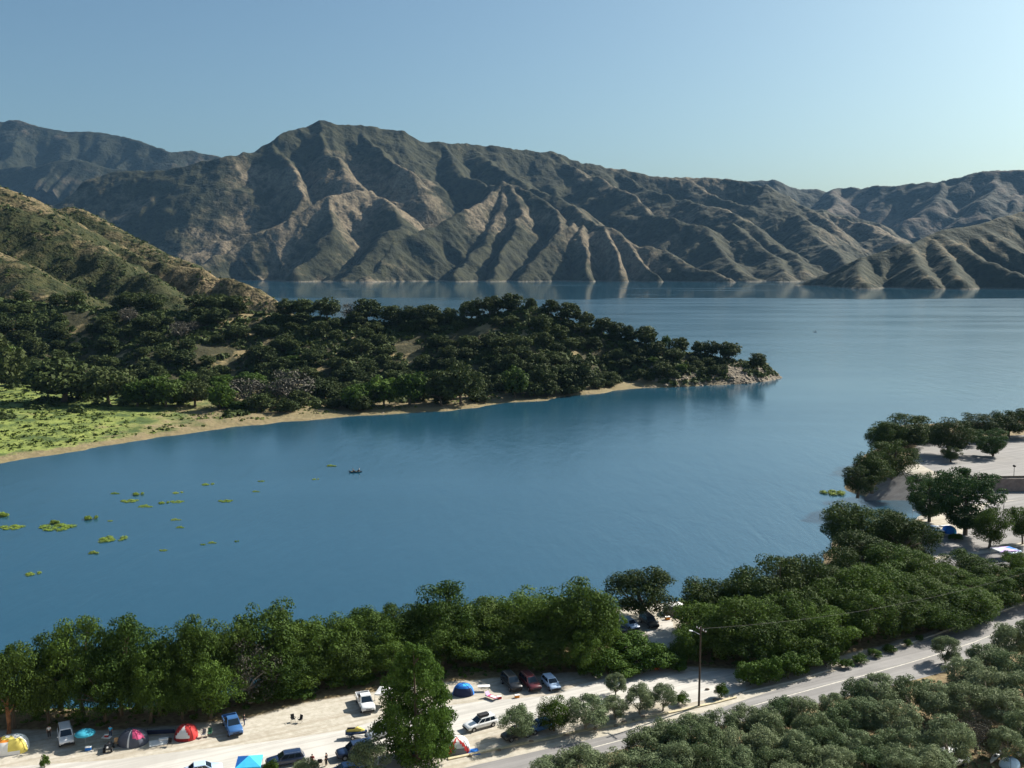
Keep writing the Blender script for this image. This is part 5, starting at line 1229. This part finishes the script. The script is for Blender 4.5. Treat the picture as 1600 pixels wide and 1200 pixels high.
def person_meshes(kind):
    J = pose(kind); rad = lambda k: RAD[k] if k in RAD else RAD[k[1:]]
    nodes = {k: (v, rad(k)) for k, v in J.items()}
    edges = [('pel', 'sp'), ('sp', 'ch'), ('ch', 'nk'), ('nk', 'hd'), ('hd', 'ht')]
    for n, s in (('l', 1), ('r', -1)):
        edges += [('ch', n + 'sh'), (n + 'sh', n + 'el'), (n + 'el', n + 'wr'), ('pel', n + 'hi'), (n + 'hi', n + 'kn'), (n + 'kn', n + 'an'), (n + 'an', n + 'to')]
        w = Vector(J[n + 'wr']); d = (w - Vector(J[n + 'el'])).normalized(); sd_ = Vector((1, 0, 0)) if kind == 'stand' else Vector((0, 1, 0))
        palm = w + d * .08; nodes[n + 'pa'] = (tuple(palm), (.038, .018)); edges.append((n + 'wr', n + 'pa'))
        for f in range(4):
            off = sd_ * (.030 - .02 * f); l1, l2 = (.035, .04, .038, .03)[f], (.035, .042, .04, .03)[f]
            a = palm + d * .03 + off; b = a + d * l1; c = b + (d + Vector((.3, -.4 * s, -.2))).normalized() * l2
            for q, p_ in enumerate((a, b, c)): nodes[f'{n}f{f}{q}'] = (tuple(p_), .009 - .001 * q)
            edges += [(n + 'pa', f'{n}f{f}0'), (f'{n}f{f}0', f'{n}f{f}1'), (f'{n}f{f}1', f'{n}f{f}2')]
        a = w + d * .04 + sd_ * .035; b = a + (d + sd_).normalized() * .04
        nodes[n + 't0'] = (tuple(a), .012); nodes[n + 't1'] = (tuple(b), .009); edges += [(n + 'pa', n + 't0'), (n + 't0', n + 't1')]
    body = skin_mesh("body", nodes, edges, 'pel'); hd = Vector(J['hd'])
    grow = lambda k, g: tuple(x + g for x in (nodes[k][1] if isinstance(nodes[k][1], tuple) else (nodes[k][1],) * 2))
    sk = {k: (J[k], grow(k, .022)) for k in ('pel', 'sp', 'ch')}
    nk = Vector(J['ch']).lerp(Vector(J['nk']), .6); sk['top'] = (tuple(nk), .075)
    ed = [('pel', 'sp'), ('sp', 'ch'), ('ch', 'top')]
    for n in 'lr':
        sk[n + 'sh'] = (J[n + 'sh'], grow(n + 'sh', .02)); h = Vector(J[n + 'sh']).lerp(Vector(J[n + 'el']), .75); sk[n + 'e'] = (tuple(h), .068); ed += [('ch', n + 'sh'), (n + 'sh', n + 'e')]
    shirt = skin_mesh("shirt", sk, ed, 'pel')
    tk = {'pel': (J['pel'], (.155, .135))}; ed = []
    for n in 'lr':
        for j in ('hi', 'kn'): tk[n + j] = (J[n + j], grow(n + j, .022))
        h = Vector(J[n + 'kn']).lerp(Vector(J[n + 'an']), .85); tk[n + 'a'] = (tuple(h), .062); ed += [('pel', n + 'hi'), (n + 'hi', n + 'kn'), (n + 'kn', n + 'a')]
    trousers = skin_mesh("trousers", tk, ed, 'pel')
    hm = MB(); hm.ell(hd + Vector((-.025, 0, .045)), (.105, .095, .095), 2); bmesh.ops.recalc_face_normals(hm.bm, faces=hm.bm.faces); hair = bpy.data.meshes.new("hair"); hm.bm.to_mesh(hair); hm.bm.free()
    fm = MB(); fm.ell(hd + Vector((.10, 0, -.005)), (.018, .012, .022), 1)
    fm.ell(hd + Vector((.0, .092, 0)), (.02, .012, .03), 1); fm.ell(hd + Vector((.0, -.092, 0)), (.02, .012, .03), 1)
    bmesh.ops.recalc_face_normals(fm.bm, faces=fm.bm.faces); face = bpy.data.meshes.new("nose_and_ears"); fm.bm.to_mesh(face); fm.bm.free()
    em = MB()
    for s in (-1, 1): em.ell(hd + Vector((.088, .034 * s, .02)), (.010, .012, .008), 1)
    em.box(hd + Vector((.092, 0, -.045)), (.01, .045, .008)); eyes = bpy.data.meshes.new("eyes_and_mouth"); bmesh.ops.recalc_face_normals(em.bm, faces=em.bm.faces); em.bm.to_mesh(eyes); em.bm.free()
    return body, shirt, trousers, hair, face, eyes
PM = {k: person_meshes(k) for k in ('stand', 'sit')}
def person(kind, loc, yaw, top, bottom, label, hat=None):
    t = thing("person", loc, yaw, label, 'person')
    for me, m_ in zip(PM[kind], (M_skin, top, bottom, hat or M_hair, M_skin, M_dark)):
        o = link(me.name.split('.')[0], me, t)
        if not me.materials: me.materials.append(M_skin)
        o.material_slots[0].link = 'OBJECT'; o.material_slots[0].material = m_
    return t
person('stand', at_z(77, 1153, G0), R(-60), F_white, F_black, 'person in white shirt and black trousers standing by the grove left of the off-roader')
person('stand', at_z(382, 1134, G0), R(200), F_black, F_jean, 'person in black shirt and jeans standing right of the blue pickup')
person('stand', at_z(1034, 1048, G0), R(-90), F_sky, F_jean, 'person in light blue shirt and white hat beside the red cool box', F_white)
person('sit', at_z(488, 1194, G0), R(-80), F_maroon, F_jean, 'person in dark red shirt sitting beside the dark blue estate car')
person('stand', at_z(510, 1197, G0), R(160), F_black, F_black, 'person all in black standing behind the dark blue estate car')
person('sit', at_z(611, 1106, G0), R(-90), F_lilac, F_dgrey, 'person in lilac shirt sitting on the chair by the white canopy')
person('stand', at_z(173, 1153, G0), R(-90), F_sky, F_jean, 'person in blue shirt and cap behind the crowded white table', F_navy)
# ---- boats on the lake
def rowboat(loc, yaw, L_, m_, label):
    t = thing("rowing_boat", loc, yaw, label, 'boat')
    m = MB(); prof = ((-.5, .42), (-.3, .58), (0, .66), (.25, .52), (.42, .25), (.5, .03))
    outer = [[(x * L_, -w_, .42), (x * L_, -w_ * .8, .0), (x * L_, w_ * .8, .0), (x * L_, w_, .42), (x * L_, w_ * .88, .42), (x * L_, w_ * .7, .12), (x * L_, -w_ * .7, .12), (x * L_, -w_ * .88, .42)] for x, w_ in prof]
    m.loft(outer); m.build("hull", m_, t)
    for x in (-.3, .05, .28): MB().box((x * L_, 0, .32), (.25, .95 if x < .2 else .6, .04)).build("bench", M_tan, t)
    mo = MB(); mo.box((-L_ * .5 - .12, 0, .55), (.28, .25, .35), bev=.05); mo.box((-L_ * .5 - .12, 0, .15), (.1, .08, .6)); mo.build("motor", P_black, t)
    return t
b0 = at_z(556, 738, 0.0); rowboat((b0[0], b0[1], -.05), R(12), 3.9, P_teal, 'small dark boat with two people out on the bay')
person('sit', (b0[0] - .8, b0[1] - .2, .05), R(10), F_black, F_black, 'person in black sitting at the stern of the small dark boat')
person('sit', (b0[0] + 1.0, b0[1] + .2, .12), R(190), F_grey, F_black, 'person in pale grey top sitting at the bow of the dark boat')
b1 = at_z(1274, 519, 0.0); rowboat((b1[0], b1[1], -.05), R(30), 4.2, P_navy, 'tiny distant fishing boat alone on the open lake')
person('stand', (b1[0], b1[1], .08), R(30), F_navy, F_black, 'person in navy standing in the distant fishing boat')

# ---- floating weed
WEED = []
for i in range(3):
    g = np.random.RandomState(60 + i); cl = [(g.uniform(-.42, .42), g.uniform(-.35, .35), .1, g.uniform(.08, .2)) for _ in range(14)]
    V, Q = leaf_cloud(900, cl, .035, rng=g); V[:, 2] = np.clip(V[:, 2], -.02, None); WEED.append(mesh_np("floating_weed", V, Q, LEAF['lime']))
WEED_L = [(202, 783, 24, .5), (216, 773, 14, 1.2), (180, 771, 12, .4), (228, 791, 20, .3), (256, 786, 14, .6), (276, 784, 20, .25), (278, 770, 14, .2), (352, 783, 20, .4), (325, 757, 16, .4), (4, 806, 20, 1.8), (18, 824, 34, .5), (88, 824, 50, .6), (86, 818, 13, 1.8),
          (142, 811, 17, 1.6), (176, 843, 36, .7), (147, 864, 14, .7), (52, 897, 20, .5), (317, 851, 8, .3), (332, 848, 12, .3), (518, 728, 13, .6), (408, 752, 10, .3), (400, 768, 10, .3), (493, 749, 9, .3), (275, 812, 14, .2), (282, 824, 12, .3), (255, 860, 12, .2), (370, 846, 6, .4), (1302, 771, 34, 1.4), (172, 814, 8, .2)]
for k, (px, py, w, hh_) in enumerate(sorted(WEED_L)):
    x, y, z = at_z(px, py, 0); o = link("floating_weed", WEED[k % 3]); o.location = (x, y, 0); ws = w * y / F * 1.05; o.scale = (ws, ws * 1.1, max(.5, hh_ * 2.0)); o.rotation_euler = (0, 0, tree_rng.uniform(-.2, .2))
    setp(o, ('yellow green weed mat by the boat ramp' if px > 1000 else f"{'tall leafy' if hh_ > 1 else 'flat'} patch of floating weed, {ORD[k]} from the left on the bay"), 'floating weed', 'weed patches floating on the bay')

# ---- utility pole and wire
pb = at_z(1092, 1104, G0)
M_pole = mat_plain('creosoted_wood', (.05, .038, .028), .9, .3, 2)
def utility_pole(loc, h, label):
    t = thing("utility_pole", loc, R(-62), label, 'utility pole')
    MB().path([(0, 0, -.3), (0, 0, h)], [.17, .11], 10).build("pole", M_pole, t)
    MB().box((0, .12, h - .55), (2.2, .12, .12), bev=.01).build("crossarm", M_pole, t)
    for x in (-1.0, -.45, .45, 1.0): MB().path([(x, .12, h - .49), (x, .12, h - .40), (x, .12, h - .30)], [.05, .07, .03], 8).build("insulator", M_lamp, t)
    MB().path([(0, -.05, h - 1.2), (-.7, -.5, h - .9), (-1.0, -.7, h - .85)], [.035] * 3, 6).build("lamp_arm", M_rim, t)
    MB().box((-1.15, -.8, h - .85), (.5, .25, .14), rz=R(35), bev=.04).build("lamp_head", M_lamp, t)
    return t
ztop = at_y(1088, 979, pb[1])[2]
utility_pole(pb, ztop - G0, 'tall dark wooden utility pole standing between the two roads')
pa = Vector((pb[0], pb[1], ztop - .3)); far_ = Vector(at_y(1760, 838, 182)); 
sag = 3.2; ptsw = [pa.lerp(far_, i / 40) - Vector((0, 0, sag * 4 * (i / 40) * (1 - i / 40))) for i in range(41)]
setp(MB().path(ptsw, [.013] * 41, 4).build("power_line", mat_plain("dark_cable", (.09, .09, .09), .7)), 'thin grey wire sagging from the utility pole over the big grove', 'power line')
utility_pole((far_.x, far_.y, G0), far_.z - G0 + .3, 'second wooden pole carrying the far end of the wire')
# ---- small lamp posts by the lots
def lamp_post(px, py, top, z, label):
    p = at_z(px, py, z); h = at_y(px, top, p[1])[2] - z; t = thing("lamp_post", p, 0, label, 'lamp post', 'lamp posts of the upper camp')
    MB().path([(0, 0, 0), (0, 0, h)], [.09, .06], 8).build("post", M_dark, t); MB().ell((0, 0, h), (.45, .45, .35), 2).build("lamp_head", M_dark, t)
lamp_post(1568, 798, 776, G0, 'dark lamp post on the pale road right of the tall pine'); lamp_post(1584, 745, 728, G1, 'dark lamp post at the wall of the upper lot')
# ---- stones along the verge between the roads
st = MB(); st.ell((0, 0, .12), (.28, .2, .18), 2, .12); proto_ = st.build("boulder", M_rock); proto_.location = at_z(780, 1173, G0); 
SP_ = [(735, 1182), (830, 1160), (885, 1150), (930, 1140), (962, 1135), (975, 1130), (990, 1127), (1005, 1122), (1118, 1094), (700, 1176), (1105, 1078)]
setp(proto_, 'small stone on the sandy verge, leftmost but two', 'stone', 'stones along the kerb')
proto_['label'] = 'small brown stone, third from the left along the sandy verge'
for k, (px, py) in enumerate(SP_):
    o = proto_.copy(); COL.objects.link(o); o.location = at_z(px, py, G0); o.scale = (1 + k % 3 * .3, 1, 1 + k % 2 * .3); o['label'] = 'small brown stone, ' + ORD[[1, 3, 4, 5, 6, 7, 8, 9, 11, 0, 10][k]] + ' from the left along the sandy verge'

# ---- a bleached brown snag at the left edge
t = thing("dead_tree", at_z(14, 1146, G0), 0, 'bare reddish brown tree trunk with broken limbs at the left frame edge', 'tree')
MB().path([(0, 0, -.2), (.1, 0, 1.8), (-.1, .1, 3.6), (.15, .1, 5.2)], [.38, .30, .24, .10], 9).build("trunk", M_snag := mat_plain("snag_wood", (.26, .12, .055), .9, .35, 3), t)
for q in ([(-.1, .1, 3.4), (-.9, 0, 4.6), (-1.4, .1, 5.6)], [(0, 0, 2.6), (.7, -.2, 3.4), (1.0, -.2, 4.2)], [(-.05, .1, 3.9), (-.8, -.3, 5.2), (-.9, -.4, 6.3)]): MB().path(q, [.14, .09, .03], 6).build("limb", M_snag, t)

V_('hatch', (630, 1178), (655, 1190), P_maroon, 'dark red hatchback in the deep shade right under the poplar', name='parked_car')
V_('suv', (792, 1066), (806, 1080), P_black, 'black off-roader in the grove shade left of the maroon one', name='parked_car')
V_('hatch', (958, 980), (972, 990), P_navy, 'navy hatchback tucked behind the bushes under the lone oak', name='parked_car')
V_('suv', (1008, 972), (1020, 981), P_black, 'black off-roader beside the orange boxes near the lone oak', name='parked_car')
V_('hatch', (1452, 830), (1470, 834), P_pale, 'pale car next to the deep blue tent of the upper camp', name='parked_car')
